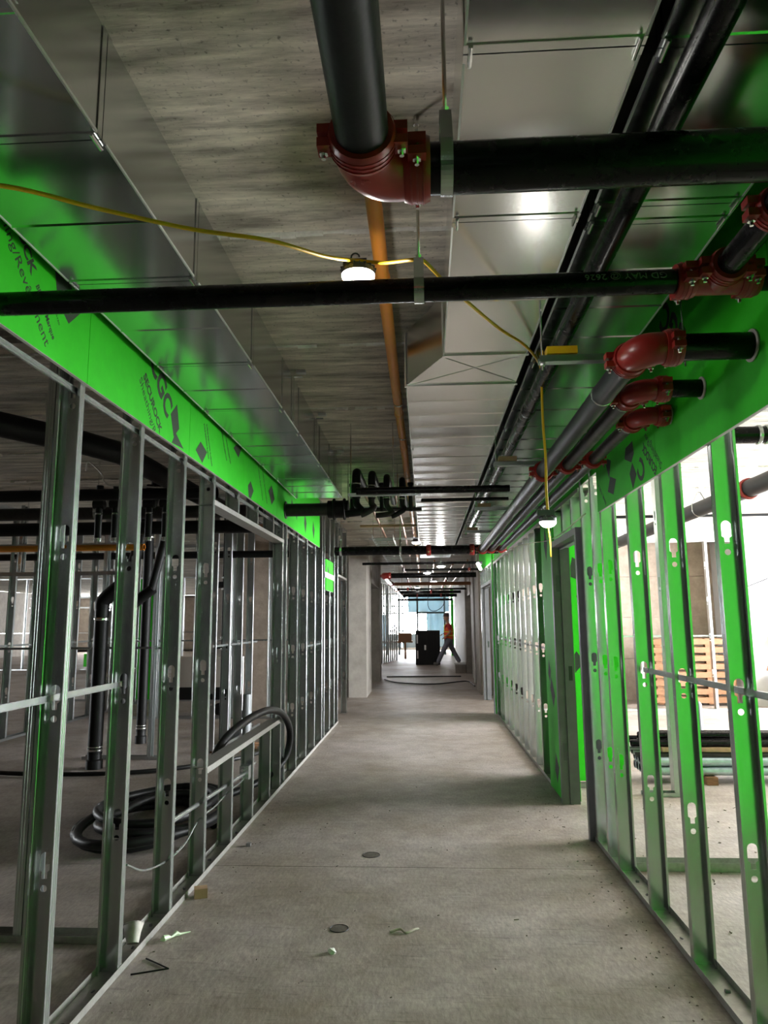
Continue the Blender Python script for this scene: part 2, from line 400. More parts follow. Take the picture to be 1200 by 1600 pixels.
track(LW, (XLc, 4.50, 2.262), (XLc, 6.80, 2.262), (1, 0, 0), name='header_track')
track(LW, (XLc, 11.12, 2.22), (XLc, 12.36, 2.22), (1, 0, 0), name='header_track')
bridging(LW, [(XLc, 1.2, 1.232), (XLc, 3.30, 1.232)])
bridging(LW, [(XLc, 8.3, 1.232), (XLc, 9.7, 1.232)])
bridging(LW, [(XLc + .02, 1.2, 2.42), (XLc + .02, 8.9, 2.42)])

def sheet(parent, x, y0, y1, z0, z1, nx, name='sheathing_board', th=.0159):
    """one gypsum sheathing board, corridor face at x, normal nx (+1/-1)"""
    o = MB().box(x - nx * th, y0 + .002, z0, x, y1 - .002, z1).build(name, greenb, parent, smooth=False)
    MB().box(x - nx * (th + .0008), y0 + .003, z0 + .001, x - nx * th, y1 - .003, z1 - .001).build('added_grey_backing', gyps, o, smooth=False)  # grey layer added so the far studs mirror less green
    e = MB().box(x - nx * th, y0 + .002, z0 - .0015, x - nx * .001, y1 - .002, z0).build('paper_edge', gyps, o, smooth=False)
    return o
def lettering(parent, txt, org, dx, up, size, m=printm, name='lettering', wt=0.0, sx=1.0):
    c = bpy.data.curves.new('lettering', 'FONT'); c.body = txt; c.size = size; c.extrude = .0003; c.offset = wt
    c.materials.append(m); c.resolution_u = 3
    tmp = bpy.data.objects.new('tmp', c); me = bpy.data.meshes.new_from_object(tmp); bpy.data.objects.remove(tmp)
    o = bpy.data.objects.new(name, me); COL.objects.link(o)
    X = V(dx).normalized(); Y = V(up).normalized(); Z = X.cross(Y)
    o.matrix_world = Matrix(((X.x * sx, Y.x, Z.x, org[0]), (X.y * sx, Y.y, Z.y, org[1]), (X.z * sx, Y.z, Z.z, org[2]), (0, 0, 0, 1)))
    o.parent = parent; return o
def line(parent, txt, x, nx, a, b, size, wt=0., clip=None):
    """a printed line whose first and last letters are centred on a and b (y, z) on the board face at x"""
    dy, dz = b[0] - a[0], b[1] - a[1]; L_ = math.hypot(dy, dz); d = (dy / L_, dz / L_)
    up = (-d[1], d[0]) if nx > 0 else (d[1], -d[0])
    o = lettering(parent, txt, (0, 0, 0), (1, 0, 0), (0, 1, 0), size, wt=wt)
    xs = [v.co.x for v in o.data.vertices]; w0, w1 = min(xs), max(xs); k = (L_ * (1 + 1 / max(1, len(txt) - 1))) / (w1 - w0)
    hh = size * .34; s0 = -L_ * .5 / max(1, len(txt) - 1)
    for v in o.data.vertices:
        u = (v.co.x - w0) * k + s0; t_ = v.co.y - hh
        v.co = (x + nx * (.0004 + v.co.z), a[0] + d[0] * u + up[0] * t_, a[1] + d[1] * u + up[1] * t_)
    o.matrix_world = Matrix.Identity(4)
    if clip:
        bm = bmesh.new(); bm.from_mesh(o.data); bmesh.ops.bisect_plane(bm, geom=bm.verts[:] + bm.edges[:] + bm.faces[:], plane_co=(0, 0, clip), plane_no=(0, 0, -1), clear_outer=True); bm.to_mesh(o.data); bm.free()
    return o
def mark(parent, x, pts, nx, name='printed_mark'):
    """flat printed polygon (y, z) on the board face at x"""
    MB().prism([(p[0], p[1]) for p in pts], lambda u, v, w_: (x + nx * w_, u, v), .0004).build(name, printm, parent, smooth=False)
BX = -1.334
lb = []
jy = [1.46, 2.68, 3.93, 5.16, 6.38, 7.60, 9.05]
for a, b in zip(jy, jy[1:]): lb.append(sheet(LW, BX, a, b, 2.452, 3.06, 1))
e = BX + .0004
D, U = (0, 0, -1), (0, 1, 0)
line(lb[0], 'Sheathing/Revêtement', BX, 1, (1.975, 2.890), (2.362, 2.502), .060)
line(lb[0], 'SECUROCK', BX, 1, (2.03, 2.950), (2.243, 2.720), .064, wt=.0022)
line(lb[0], 'BRAND/Marque', BX, 1, (2.286, 2.668), (2.405, 2.536), .034, wt=.0008)
line(lb[0], 'FIRE-RATED', BX, 1, (2.39, 2.66), (2.44, 2.60), .014)
mark(lb[0], e, [(2.39, 2.785), (2.49, 2.80), (2.592, 2.709), (2.508, 2.630), (2.42, 2.68)], 1)
line(lb[1], 'CGC', BX, 1, (3.385, 2.790), (3.560, 2.645), .185, wt=.006)
line(lb[1], 'SECUROCK', BX, 1, (3.262, 2.680), (3.473, 2.486), .062, wt=.0022)
line(lb[1], 'Sheathing/R', BX, 1, (3.210, 2.648), (3.40, 2.455), .058, clip=2.4525)
mark(lb[1], e, [(3.706, 2.686), (3.752, 2.56), (3.672, 2.495), (3.615, 2.605)], 1)
mark(lb[1], e, [(3.700, 2.525), (3.834, 2.466), (3.646, 2.456)], 1)
mark(lb[2], e, [(4.13, 2.585), (4.261, 2.55), (4.173, 2.463), (4.046, 2.512)], 1)
mark(lb[2], e, [(4.924, 2.764), (5.103, 2.793), (5.005, 2.689), (4.87, 2.727)], 1)
for a_, b_ in (((4.19, 2.71), (4.30, 2.52)), ((4.24, 2.72), (4.37, 2.49))): line(lb[2], 'GYPSUM SHEATHING GLASS-MAT', BX, 1, a_, b_, .026, wt=.0008)
for a_, b_ in (((4.56, 2.77), (4.70, 2.60)), ((4.66, 2.76), (4.80, 2.60))): line(lb[2], 'EXTERIOR FIRE RESISTANT', BX, 1, a_, b_, .022, wt=.0006)
mark(lb[3], e, [(5.30, 2.54), (5.38, 2.59), (5.48, 2.53), (5.40, 2.456), (5.33, 2.456)], 1)
mark(lb[3], e, [(6.02, 2.63), (6.14, 2.70), (6.27, 2.60), (6.15, 2.53)], 1)
for yv in (5.62, 5.78): line(lb[3], 'GYPSUM SHEATHING', BX, 1, (yv, 2.76), (yv + .18, 2.52), .03, wt=.0006)
for yv in (7.1, 7.35): mark(lb[4], e, [(yv, 2.75), (yv + .10, 2.68), (yv + .05, 2.57), (yv - .05, 2.64)], 1)
for yv in (7.9, 8.5): mark(lb[5], e, [(yv, 2.72), (yv + .12, 2.62), (yv + .05, 2.49), (yv - .05, 2.6)], 1)
# holes cut round the pipes are read from the dark collar
ob = sheet(LW, BX, 9.66, 10.40, 1.94, 2.36, 1)
mark(ob, e, [(9.8, 2.30), (9.95, 2.22), (9.9, 2.15), (9.78, 2.2)], 1)
tag(ob, 'small offcut of green sheathing board')
MB().box(BX, 9.50, 2.105, BX + .012, 10.45, 2.175).build('tape_strip', whitep, LW, smooth=False)

# ---- right corridor wall, near part
RW = thing('stud_wall', 'near steel stud wall on the right with dark green header boards above keyhole-punched studs', 'wall frame')
for yv in (1.67, 2.28, 2.88, 3.49, 4.09, 4.69, 4.95, 5.26): stud(RW, XRc, yv, 3.05, .002)
track(RW, (XRc, 1.0, .002), (XRc, 5.32, .002), (1, 0, 0))
track(RW, (XRc, 1.0, 3.09), (XRc, 5.32, 3.09), (1, 0, 0), up=(0, 0, -1))
bridging(RW, [(XRc, 1.2, 1.232), (XRc, 4.10, 1.232)])
rx = 1.126
rb = []
for a, b in ((1.02, 2.24), (2.24, 3.46), (3.46, 4.66)):
    rb.append(sheet(RW, rx, a, b, 2.193, 3.06, -1))
f = rx - .0004
UPD, UPU = (0, .0, 1), (0, 1, 0)
line(rb[1], 'CGC', rx, -1, (3.03, 2.70), (3.20, 2.87), .185, wt=.006)
line(rb[2], 'ECUROCK', rx, -1, (3.481, 2.222), (3.640, 2.370), .062, wt=.0022, clip=2.1935)
line(rb[2], 'Sheathing/Rev', rx, -1, (3.395, 2.225), (3.60, 2.42), .056, clip=2.1935)
line(rb[2], 'C', rx, -1, (3.68, 2.245), (3.72, 2.285), .15, wt=.005, clip=2.1935)
mark(rb[2], f, [(3.957, 2.445), (3.823, 2.455), (3.806, 2.382), (3.861, 2.344), (3.986, 2.389)], -1)
mark(rb[2], f, [(3.846, 2.340), (3.783, 2.264), (3.861, 2.196), (3.906, 2.289)], -1)
mark(rb[2], f, [(4.357, 2.479), (4.276, 2.449), (4.335, 2.347), (4.395, 2.45)], -1)
mark(rb[2], f, [(4.312, 2.358), (4.184, 2.317), (4.259, 2.239), (4.382, 2.277)], -1)
line(rb[2], 'PANEL TYPE X', rx, -1, (4.45, 2.22), (4.60, 2.36), .03, wt=.0008)
# ---- hollow metal door frame, near
def door_frame(y0, y1, zt, xf, depth, label, tp=.05):
    t = thing('door_frame', label, 'door frame')
    for s, yv in ((1, y0), (-1, y1)):
        b = MB(); b.box(xf - .012, yv, 0, xf + .0, yv + s * tp, zt); b.box(xf + depth, yv, 0, xf + depth + .012, yv + s * tp, zt)
        b.box(xf, yv, 0, xf + depth, yv + s * .004, zt)
        b.box(xf, yv + s * (tp - .004), 0, xf + depth * .42, yv + s * tp, zt - tp); b.box(xf + depth * .42, yv + s * (tp - .004), 0, xf + depth * .62, yv + s * (tp + .016), zt - tp); b.box(xf + depth * .62, yv + s * (tp - .004), 0, xf + depth, yv + s * tp, zt - tp)
        j = b.build('jamb', framem, t, smooth=False)
        if s == -1:
            MB().box(xf + depth * .70, yv - tp - .001, 1.0, xf + depth * .95, yv - tp + .001, 1.12).build('strike_plate', printm, j, smooth=False)
        for z in (.35, 1.75): MB().box(xf + depth * .1, yv + s * tp - .001 * s, z, xf + depth * .36, yv + s * (tp + .0015), z + .14).build('hinge_recess', hous, j, smooth=False)
    b = MB(); b.box(xf - .012, y0 + tp, zt - tp, xf, y1 - tp, zt); b.box(xf + depth, y0 + tp, zt - tp, xf + depth + .012, y1 - tp, zt)
    b.box(xf, y0 + tp, zt - tp, xf + depth, y1 - tp, zt - tp + .004); b.box(xf + depth * .42, y0 + tp, zt - tp - .016, xf + depth * .62, y1 - tp, zt - tp)
    b.build('head', framem, t, smooth=False)
    return t
door_frame(5.29, 6.35, 2.18, 1.118, .125, 'dark grey metal door frame in the right stud wall, nearest doorway')
# ---- right wall, far part
RF = thing('stud_wall', 'far steel stud wall on the right between the two door frames, silver studs closely spaced', 'wall frame')
for yv in (6.42, 6.98, 7.08, 7.50, 7.95, 8.40, 8.85, 9.30, 9.85, 10.4, 10.95, 11.5, 12.05): stud(RF, XRc, yv, 2.46, .002)
for yv in (5.62, 5.98): stud(RF, XRc, yv, .27, 2.19, holes=())
track(RF, (XRc, 6.38, .002), (XRc, 12.1, .002), (1, 0, 0))
track(RF, (XRc, 5.3, 2.475), (XRc, 12.1, 2.475), (1, 0, 0), up=(0, 0, -1))
bridging(RF, [(XRc, 7.2, 1.232), (XRc, 12.0, 1.232)])
s_ = sheet(RF, rx, 6.36, 6.98, .01, 2.46, -1)
mark(s_, f, [(6.72, 1.05), (6.80, 1.15), (6.86, 1.02), (6.78, .95)], -1); mark(s_, f, [(6.55, .85), (6.70, 1.0), (6.78, .9), (6.64, .74)], -1)
mark(s_, f, [(6.62, 2.20), (6.74, 2.36), (6.80, 2.20), (6.70, 2.05)], -1); mark(s_, f, [(6.5, .25), (6.64, .36), (6.7, .2), (6.6, .1)], -1)
for a, b in ((6.36, 7.5), (11.16, 12.16)): sheet(RF, XRc + SD / 2 + .018, a, b, .01, 3.06, -1)
for a, b in ((4.66, 5.88), (5.88, 7.1), (7.1, 8.32), (8.32, 9.54), (9.54, 10.76), (10.76, 12.1)):
    sheet(RF, rx + .03, a, b, 2.485, 3.06, -1)
sheet(RF, rx, 12.10, 12.22, .01, 3.06, -1)
door_frame(12.24, 14.40, 2.2, 1.118, .125, 'dark grey metal door frame past the far right studs, beside the concrete pier')
RG = thing('stud_wall', 'short stud wall piece beyond the second door frame on the right', 'wall frame')
for yv in (14.46, 14.9): stud(RG, XRc, yv, 2.5, .002)
track(RG, (XRc, 12.24, 2.515), (XRc, 15.2, 2.515), (1, 0, 0), up=(0, 0, -1))
for yv in (12.6, 13.1, 13.6, 14.1): stud(RG, XRc, yv, .28, 2.22, holes=())
sheet(RG, rx + .03, 12.24, 15.25, 2.53, 3.06, -1)
# green boarded wall piece seen through the near doorway
DB = thing('boarded_wall', 'bright green boarded cross wall seen through the near doorway on the right', 'wall board')
def boardx(parent, x0, x1, z0, z1, y, s=-1):
    return MB().box(x0 + .002, y, z0 + .002, x1 - .002, y + .0159, z1 - .002).build('sheathing_board', greenb, parent, smooth=False)
o1 = boardx(DB, 1.25, 1.80, .06, 1.02, 6.90); o2 = boardx(DB, 1.25, 1.80, 1.02, 2.5, 6.90)
for pts in ([(1.36, 1.0), (1.47, 1.12), (1.40, 1.22), (1.33, 1.12)], [(1.43, 1.18), (1.58, 1.30), (1.52, 1.42), (1.44, 1.30)], [(1.36, 1.92), (1.50, 1.86), (1.56, 2.0), (1.40, 2.10)], [(1.42, 1.72), (1.62, 1.78), (1.55, 1.92), (1.47, 1.86)]):
    MB().prism(pts, lambda u, v, w_: (u, 6.8995 - w_, v), .0004).build('printed_mark', printm, o2, smooth=False)
MB().box(1.252, 6.9165, .06, 1.798, 6.9180, 2.5).build('added_grey_backing', gyps, DB, smooth=False)  # added grey back, keeps green out of the stud reflections
for xv in (1.3, 1.7): stud(DB, xv, 6.97, 2.48, .002)
track(DB, (1.25, 6.95, .002), (1.8, 6.95, .002), (0, 1, 0))
# green boarded walls behind the camera, mirrored in the galvanised studs
GB = thing('boarded_wall', 'green boarded wall of the right hand room behind the viewpoint', 'wall board')
for i in range(6): MB().box(1.30 + i * 1.22, -.05, .01, 2.516 + i * 1.22, -.034, 3.06).build('sheathing_board', greenb, GB, smooth=False)
# ---- cross partitions either side
P1 = thing('stud_wall', 'steel stud partition running left from the nearest left corridor studs', 'wall frame')
def xstud(parent, x, y, h, z=0, **kw):
    o = put('stud', stud_mesh(h, **kw), parent, (x, y, z), (0, 0, PI / 2)); return o
for xv in (-1.95, -2.0, -3.35, -4.6, -5.8): xstud(P1, xv, 3.64, 3.05, .002)
track(P1, (-1.46, 3.64, .002), (-7.0, 3.64, .002), (0, 1, 0)); track(P1, (-1.46, 3.64, 3.09), (-7.0, 3.64, 3.09), (0, 1, 0), up=(0, 0, -1))
P2 = thing('stud_wall', 'steel stud partition crossing the right room just behind the near studs, low track on floor', 'wall frame')
for xv in (3.9, 4.5, 5.1): xstud(P2, xv, 4.74, 3.05, .002)
track(P2, (1.25, 4.74, .002), (6.4, 4.74, .002), (0, 1, 0), fl_=.05)
P3 = thing('stud_wall', 'distant white-lit stud partition in the right room in front of the wooden pallets', 'wall frame')
for xv in (1.8, 2.4, 3.02, 3.62, 4.18, 4.80, 6.9, 7.5): xstud(P3, xv, 12.6, 2.88, .002, m=galv_old)
track(P3, (1.3, 12.6, .002), (9.0, 12.6, .002), (0, 1, 0)); track(P3, (1.3, 12.6, 2.86), (9.0, 12.6, 2.86), (0, 1, 0), up=(0, 0, -1))
bridging(P3, [(1.3, 12.6, 1.232), (9.0, 12.6, 1.232)])
P4 = thing('steel_stud', 'single silver steel stud standing before the pipe stack in the right room', 'stud')
xstud(P4, 2.11, 6.62, 3.05, .002, m=galv_old); xstud(P4, 2.11, 6.02, .01, 3.08, holes=())
track(P4, (1.85, 6.62, .002), (2.2, 6.62, .002), (0, 1, 0), m=galv_old)
# left room partitions
def partition(label, axis, c, a, b, step, hgt=3.05, header=None, gap=None, br=True, m=galv_old):
    t = thing('stud_wall', label, 'wall frame')
    v = a
    while v < b + .01:
        if not gap or not (gap[0] < v < gap[1]):
            if axis == 'x': xstud(t, v, c, hgt, .002, m=m)
            else: stud(t, c, v, hgt, .002, m=m)
        v += step
    p = (lambda q, z: (q, c, z)) if axis == 'x' else (lambda q, z: (c, q, z)); sd = (0, 1, 0) if axis == 'x' else (1, 0, 0)
    if gap:
        track(t, p(a - .05, .002), p(gap[0], .002), sd, m=m); track(t, p(gap[1], .002), p(b + .05, .002), sd, m=m)
        track(t, p(gap[0] - .3, header), p(gap[1] + .3, header), sd, m=m, name='header_track', up=(0, 0, -1), fl_=.04)
        track(t, p(gap[0] - .3, header + .3), p(gap[1] + .3, header + .3), sd, m=m, name='header_track')
        q = gap[0] + .2
        while q < gap[1]:
            (xstud(t, q, c, .8, header) if axis == 'x' else stud(t, c, q, .8, header)); q += .5
    else: track(t, p(a - .05, .002), p(b + .05, .002), sd, m=m)
    track(t, p(a - .05, hgt + .03), p(b + .05, hgt + .03), sd, m=m, up=(0, 0, -1))
    if br: bridging(t, [p(a, 1.232), p(b, 1.232)])
    return t
partition('steel stud partition with a door header, in the left room beyond the black risers', 'x', 8.25, -6.2, -3.0, .61, header=2.12, gap=(-5.0, -3.9))
partition('steel stud partition running away from us at the far side of the left room', 'y', -5.6, 8.9, 14.2, .61)
partition('distant left room stud partition in front of the concrete column', 'x', 11.7, -5.0, -2.2, .61)
partition('distant left room stud partition behind the concrete column', 'x', 14.3, -8.0, -1.9, .61, br=False)
partition('far stud partition across the end of the left building half', 'x', 24.0, -15.5, -6.8, .61, header=2.1, gap=(-13.2, -11.6))
partition('stud partition running away from us just behind the left corridor wall', 'y', -2.55, 8.6, 10.9, .61)
GL = thing('boarded_wall', 'dark green board standing deep in the left room between the studs', 'wall board')
boardx(GL, -5.7, -5.2, .05, 2.4, 14.1); boardx(GL, -12.0, -9.5, .05, .5, 25.0)

# ------------------------------------------------------------------ ducts
def duct_run(label, x0, x1, z0, z1, joints, m, group='ducts under the ceiling', ribs=.0, rstep=.3):
    t = thing('air_duct', label, 'duct', group)
    for a, b in zip(joints, joints[1:]):
        s = MB(); n = max(1, int((b - a) / rstep)) if ribs else 1
        L_ = b - a
        # section shell; the bottom sheet is swedged with shallow beads across the duct
        prof = [(a + .004, z0)]
        for i in range(1, n):
            yc = a + L_ * i / n; prof += [(yc - .008, z0), (yc, z0 - ribs), (yc + .008, z0)]
        prof += [(b - .004, z0)]
        for i in range(len(prof) - 1):
            (ya, za), (yb, zb) = prof[i], prof[i + 1]
            s.add([(x0, ya, za), (x1, ya, za), (x1, yb, zb), (x0, yb, zb)], [(0, 1, 2, 3)])
        s.add([(x0, a + .004, z0), (x0, b - .004, z0), (x0, b - .004, z1), (x0, a + .004, z1)], [(0, 1, 2, 3)])
        s.add([(x1, a + .004, z0), (x1, b - .004, z0), (x1, b - .004, z1), (x1, a + .004, z1)], [(0, 3, 2, 1)])
        s.add([(x0, a + .004, z1), (x1, a + .004, z1), (x1, b - .004, z1), (x0, b - .004, z1)], [(0, 3, 2, 1)])
        s.add([(x0, a + .004, z0), (x1, a + .004, z0), (x1, a + .004, z1), (x0, a + .004, z1)], [(0, 1, 2, 3)])
        s.add([(x0, b - .004, z0), (x1, b - .004, z0), (x1, b - .004, z1), (x0, b - .004, z1)], [(0, 3, 2, 1)])
        # folded seam lips along both lower corners
        o = s.build('duct_section', m, t, ang=25, smooth=False)
        MB().box(x0 - .003, a + .004, z0 - .003, x0 + .002, b - .004, z0 + .005).box(x1 - .002, a + .004, z0 - .003, x1 + .003, b - .004, z0 + .005).build('corner_seam', seamst, o, smooth=False)
    for b in joints[1:-1]:                 # transverse drive-slip cleats
        c = MB(); q = .0035
        for yy_ in (b - .026, b + .002): c.box(x0 - q, yy_, z0 - q, x1 + q, yy_ + .024, z0 + .001); c.box(x0 - q, yy_, z0, x0 - .001, yy_ + .024, z1); c.box(x1 + .001, yy_, z0, x1 + q, yy_ + .024, z1)
        c.build('joint_cleat', m, t, smooth=False)
        k_ = MB()
        for xx in (x0 + .012, x1 - .012): k_.cyl((xx, b - .03, z0 - .010), (xx, b + .03, z0 - .010), .005, 8)
        k_.build('corner_bolt', zinc, t)
    return t
dl = duct_run('long galvanised duct along the upper left of the corridor, mirroring the green boards', -1.29, -.822, 2.75, 3.06, [.1, .86, 1.65, 2.43, 3.30, 4.05, 4.60, 5.55, 6.13, 7.1], ductm, ribs=.0035, rstep=.30)
d1 = duct_run('near pale duct above the corridor centre, right of the orange pipe', .108, .498, 2.75, 3.05, [-.3, 1.43, 2.11, 3.26], duct2, ribs=.004, rstep=.5)
d3 = duct_run('far silver duct section past the angled transition', -.082, .498, 2.75, 3.05, [3.69, 5.07, 6.6, 8.1, 9.6, 11.1, 12.6, 14.1], duct2, ribs=.004, rstep=.27)
d2 = duct_run('dark mirror-like duct along the upper right, above the black pipe', .536, .968, 2.75, 3.05, [-.3, .72, 1.44, 2.06, 2.16, 3.4, 4.6, 5.8, 7.0, 8.2, 9.4, 10.6, 11.8, 13.6], ductm, ribs=.004, rstep=.3)
# angled transition
t = thing('duct_transition', 'angled duct transition piece widening to the left, above the yellow cord', 'duct', 'ducts under the ceiling')
s = MB(); A = [(.108, 3.264), (.498, 3.264), (.498, 3.686), (-.082, 3.686)]
s.prism(A, lambda u, v, w_: (u, v, 2.75 + w_), .30); s.build('transition_body', duct2, t, smooth=False)
c = MB()
for y0_, xa in ((3.25, .108), (3.676, -.082)): c.box(xa - .008, y0_, 2.742, .506, y0_ + .024, 2.751); c.box(xa - .008, y0_, 2.75, xa - .001, y0_ + .024, 3.05)
c.build('joint_cleat', duct2, t, smooth=False)
c = MB()
for p, q in (((.10, 3.28, 2.7485), (.49, 3.66, 2.7485)), ((-.05, 3.67, 2.7485), (.49, 3.28, 2.7485))): c.obox(p, q, (1, 0, 0), .004, .002)
c.build('cross_break', duct2, t, smooth=False)
# duct hanger straps and rods on the left duct
def rod(parent, x, y, z0, z1=H, r=.0045, name='threaded_rod'):
    return MB().cyl((x, y, z0), (x, y, z1), r, 8).build(name, zinc, parent)
for yv in (1.22, 4.35, 5.3, 6.5):
    b = MB(); b.box(-.816, yv, 2.76, -.812, yv + .03, 3.06); b.box(-.816, yv, 3.056, -.76, yv + .03, 3.06); b.build('hanger_strap', galv, dl, smooth=False)
    b = MB(); b.box(-.80, yv - .005, H - .02, -.74, yv + .035, H - .002); b.build('anchor_plate', galv_old, dl, smooth=False)

# ------------------------------------------------------------------ pipes and grooved fittings
def bolt(parent, x, y, z, up=1, s=1.0):
    """stud bolt hanging below a lug, nut and washer above"""
    b = MB(); b.cyl((x, y, z), (x, y, z - .020 * s), .0055 * s, 8); b.cyl((x, y, z), (x, y, z - .009 * s), .0105 * s, 6); b.cyl((x, y, z + .0005), (x, y, z + .003), .012 * s, 12)
    b.cyl((x, y, z + .003), (x, y, z + .05 * s), .0050 * s, 8)
    b.build('bolt', zinc, parent)
def ring(b, c, d, r, R, hw, n=28):
    c = V(c); d = V(d).normalized()
    b.tube([c - d * hw, c - d * hw, c - d * hw * .55, c + d * hw * .55, c + d * hw, c + d * hw], [r, R * .93, R, R, R * .93, r], n, caps=False)
def coupling(parent, c, d, r, name='coupling', m=redm, s=1.0):
    """two-bolt grooved coupling round a pipe of radius r at c, pipe direction d; bolt lugs sit level on both sides"""
    c = V(c); d = V(d).normalized(); side = d.cross(V((0, 0, 1))).normalized()
    b = MB(); R = r + .017; hw = .024 * s + r * .10
    ring(b, c, d, r * .98, R, hw)
    for i in range(-1, 2): ring(b, c + d * (i * hw * .45), d, r, R + .002, .002, 24)
    for sg in (-1, 1):
        p = c + side * sg * (R + .006)
        for zz in (-1, 1): b.obox(p + V((0, 0, zz * .006)), p + V((0, 0, zz * .026)), side, .034, hw * 1.35)
    o = b.build(name, m, parent, ang=40)
    for sg in (-1, 1): p = c + side * sg * (R + .010); bolt(o, p.x, p.y, p.z - .026, s=.95)
    return o
def elbow(parent, c, da, db, r, Rb, m=redm, name='elbow'):
    """90 degree elbow: corner at c, legs towards da and db, bend radius Rb"""
    c = V(c); da = V(da).normalized(); db = V(db).normalized()
    pts = []; ctr = c + (da + db) * Rb; rr = []
    pts.append(c + da * (Rb + .012)); rr.append(r * 1.16)
    for i in range(11):
        t_ = i / 10 * PI / 2; pts.append(ctr - db * Rb * math.cos(t_) - da * Rb * math.sin(t_)); rr.append(r * (1.16 + .10 * math.sin(2 * t_)))
    pts.append(c + db * (Rb + .012)); rr.append(r * 1.16)
    b = MB().tube(pts, rr, 28)
    # raised casting marks
    o = b.build(name, m, parent, ang=50)
    return o
def elbow_set(parent, c, da, db, r, Rb):
    c = V(c); o = elbow(parent, c, da, db, r, Rb)
    for d in (da, db):
        q = coupling(parent, c + V(d).normalized() * (Rb + .028), d, r)
    return o
def hanger(parent, c, d, r, ztop=H, wid=.028, m=galv, k=1.0):
    """loop hanger: a flat steel strap round the pipe, gathered to a rod up to the slab"""
    c = V(c); d = V(d).normalized(); side = d.cross(V((0, 0, 1))).normalized(); b = MB(); n = 20
    pts = [c + side * (r + .004) + V((0, 0, r * 1.1)), c + side * .012 + V((0, 0, r * 1.9 + .03))]
    loop = [c + side * (math.cos(a) * (r + .003)) + V((0, 0, math.sin(a) * (r + .003))) for a in [PI * .0 - PI * i / n for i in range(n + 1)]]
    path = [c + side * .014 + V((0, 0, r * 1.9 + .03))] + [c + side * (r + .003) + V((0, 0, r * .6))] + loop + [c - side * (r + .003) + V((0, 0, r * .6))] + [c - side * .014 + V((0, 0, r * 1.9 + .03))]
    for p, q in zip(path, path[1:]): b.obox(p, q, d, wid, .0025)
    b.obox(path[0], path[-1], d, wid, .003)
    o = b.build('hanger_strap', m, parent, smooth=False)
    MB().cyl(c + V((0, 0, r * 1.9 + .02)), (c.x, c.y, ztop), .005, 8).cyl(c + V((0, 0, r * 1.9 + .032)), c + V((0, 0, r * 1.9 + .045)), .010, 6).cyl((c.x, c.y, ztop - .03), (c.x, c.y, ztop), .010, 8).build('hanger_rod', zinc, parent)
    return o

# big main: from overhead, elbow, then off to the right
T = thing('sprinkler_main', 'thickest pipe overhead, charcoal with a red elbow, turning right across the corridor', 'pipe')
r = .057; c0 = V((-.118, 1.515, 2.53))
MB().pipe((-.118, .12, 2.53), (-.118, 1.515 - .12, 2.53), r, 40).build('pipe_length', greyp, T)
MB().pipe((-.118 + .12, 1.515, 2.53), (1.124, 1.515, 2.53), r, 40).build('pipe_length', black, T)
eb = elbow_set(T, c0, (0, -1, 0), (1, 0, 0), r, .088)
hanger(T, (.065, 1.515, 2.53), (1, 0, 0), r)
# cast lettering on the elbow
lettering(eb, '4  90', (-.150, 1.445, 2.4615), (1, 0, 0), (0, 1, 0), .022, m=redm, wt=.001)
# second cross pipe with the tee
T = thing('sprinkler_line', 'long glossy black pipe crossing the corridor below the work lamp, red tee at right', 'pipe')
r2 = .0365; zc = 2.51; yc = 2.08
MB().pipe((-1.333, yc, zc), (.78, yc, zc), r2, 32).build('pipe_length', black, T)
MB().pipe((.99, yc, zc), (1.124, yc, zc), r2, 32).build('pipe_length', black, T)
tee = MB().tube([(.79, yc, zc), (.99, yc, zc)], r2 * 1.22, 28).tube([(.888, yc, zc), (.888, yc - .075, zc)], r2 * 1.22, 28).build('tee', redm, T, ang=45)
coupling(T, (.795, yc, zc), (1, 0, 0), r2); coupling(T, (.982, yc, zc), (1, 0, 0), r2); coupling(T, (.888, yc - .082, zc), (0, 1, 0), r2)
MB().pipe((.888, yc - .08, zc), (.888, 1.67, zc), r2, 28).build('pipe_length', black, T); MB().tube([(.888, 1.68, zc), (.888, 1.652, zc), (.888, 1.640, zc)], [r2 * 1.15, r2 * 1.15, r2 * .8], 24).build('end_cap', black, T)
coupling(T, (.888, 1.70, zc), (0, 1, 0), r2)
hanger(T, (-.003, yc, zc), (1, 0, 0), r2, wid=.03)
lettering(T, 'GD MAY @ 2626', (.735, yc - .0345, zc + .014), (-1, 0, 0), (0, -.35, -1), .033, m=MATS['chalk'], name='chalk_note')

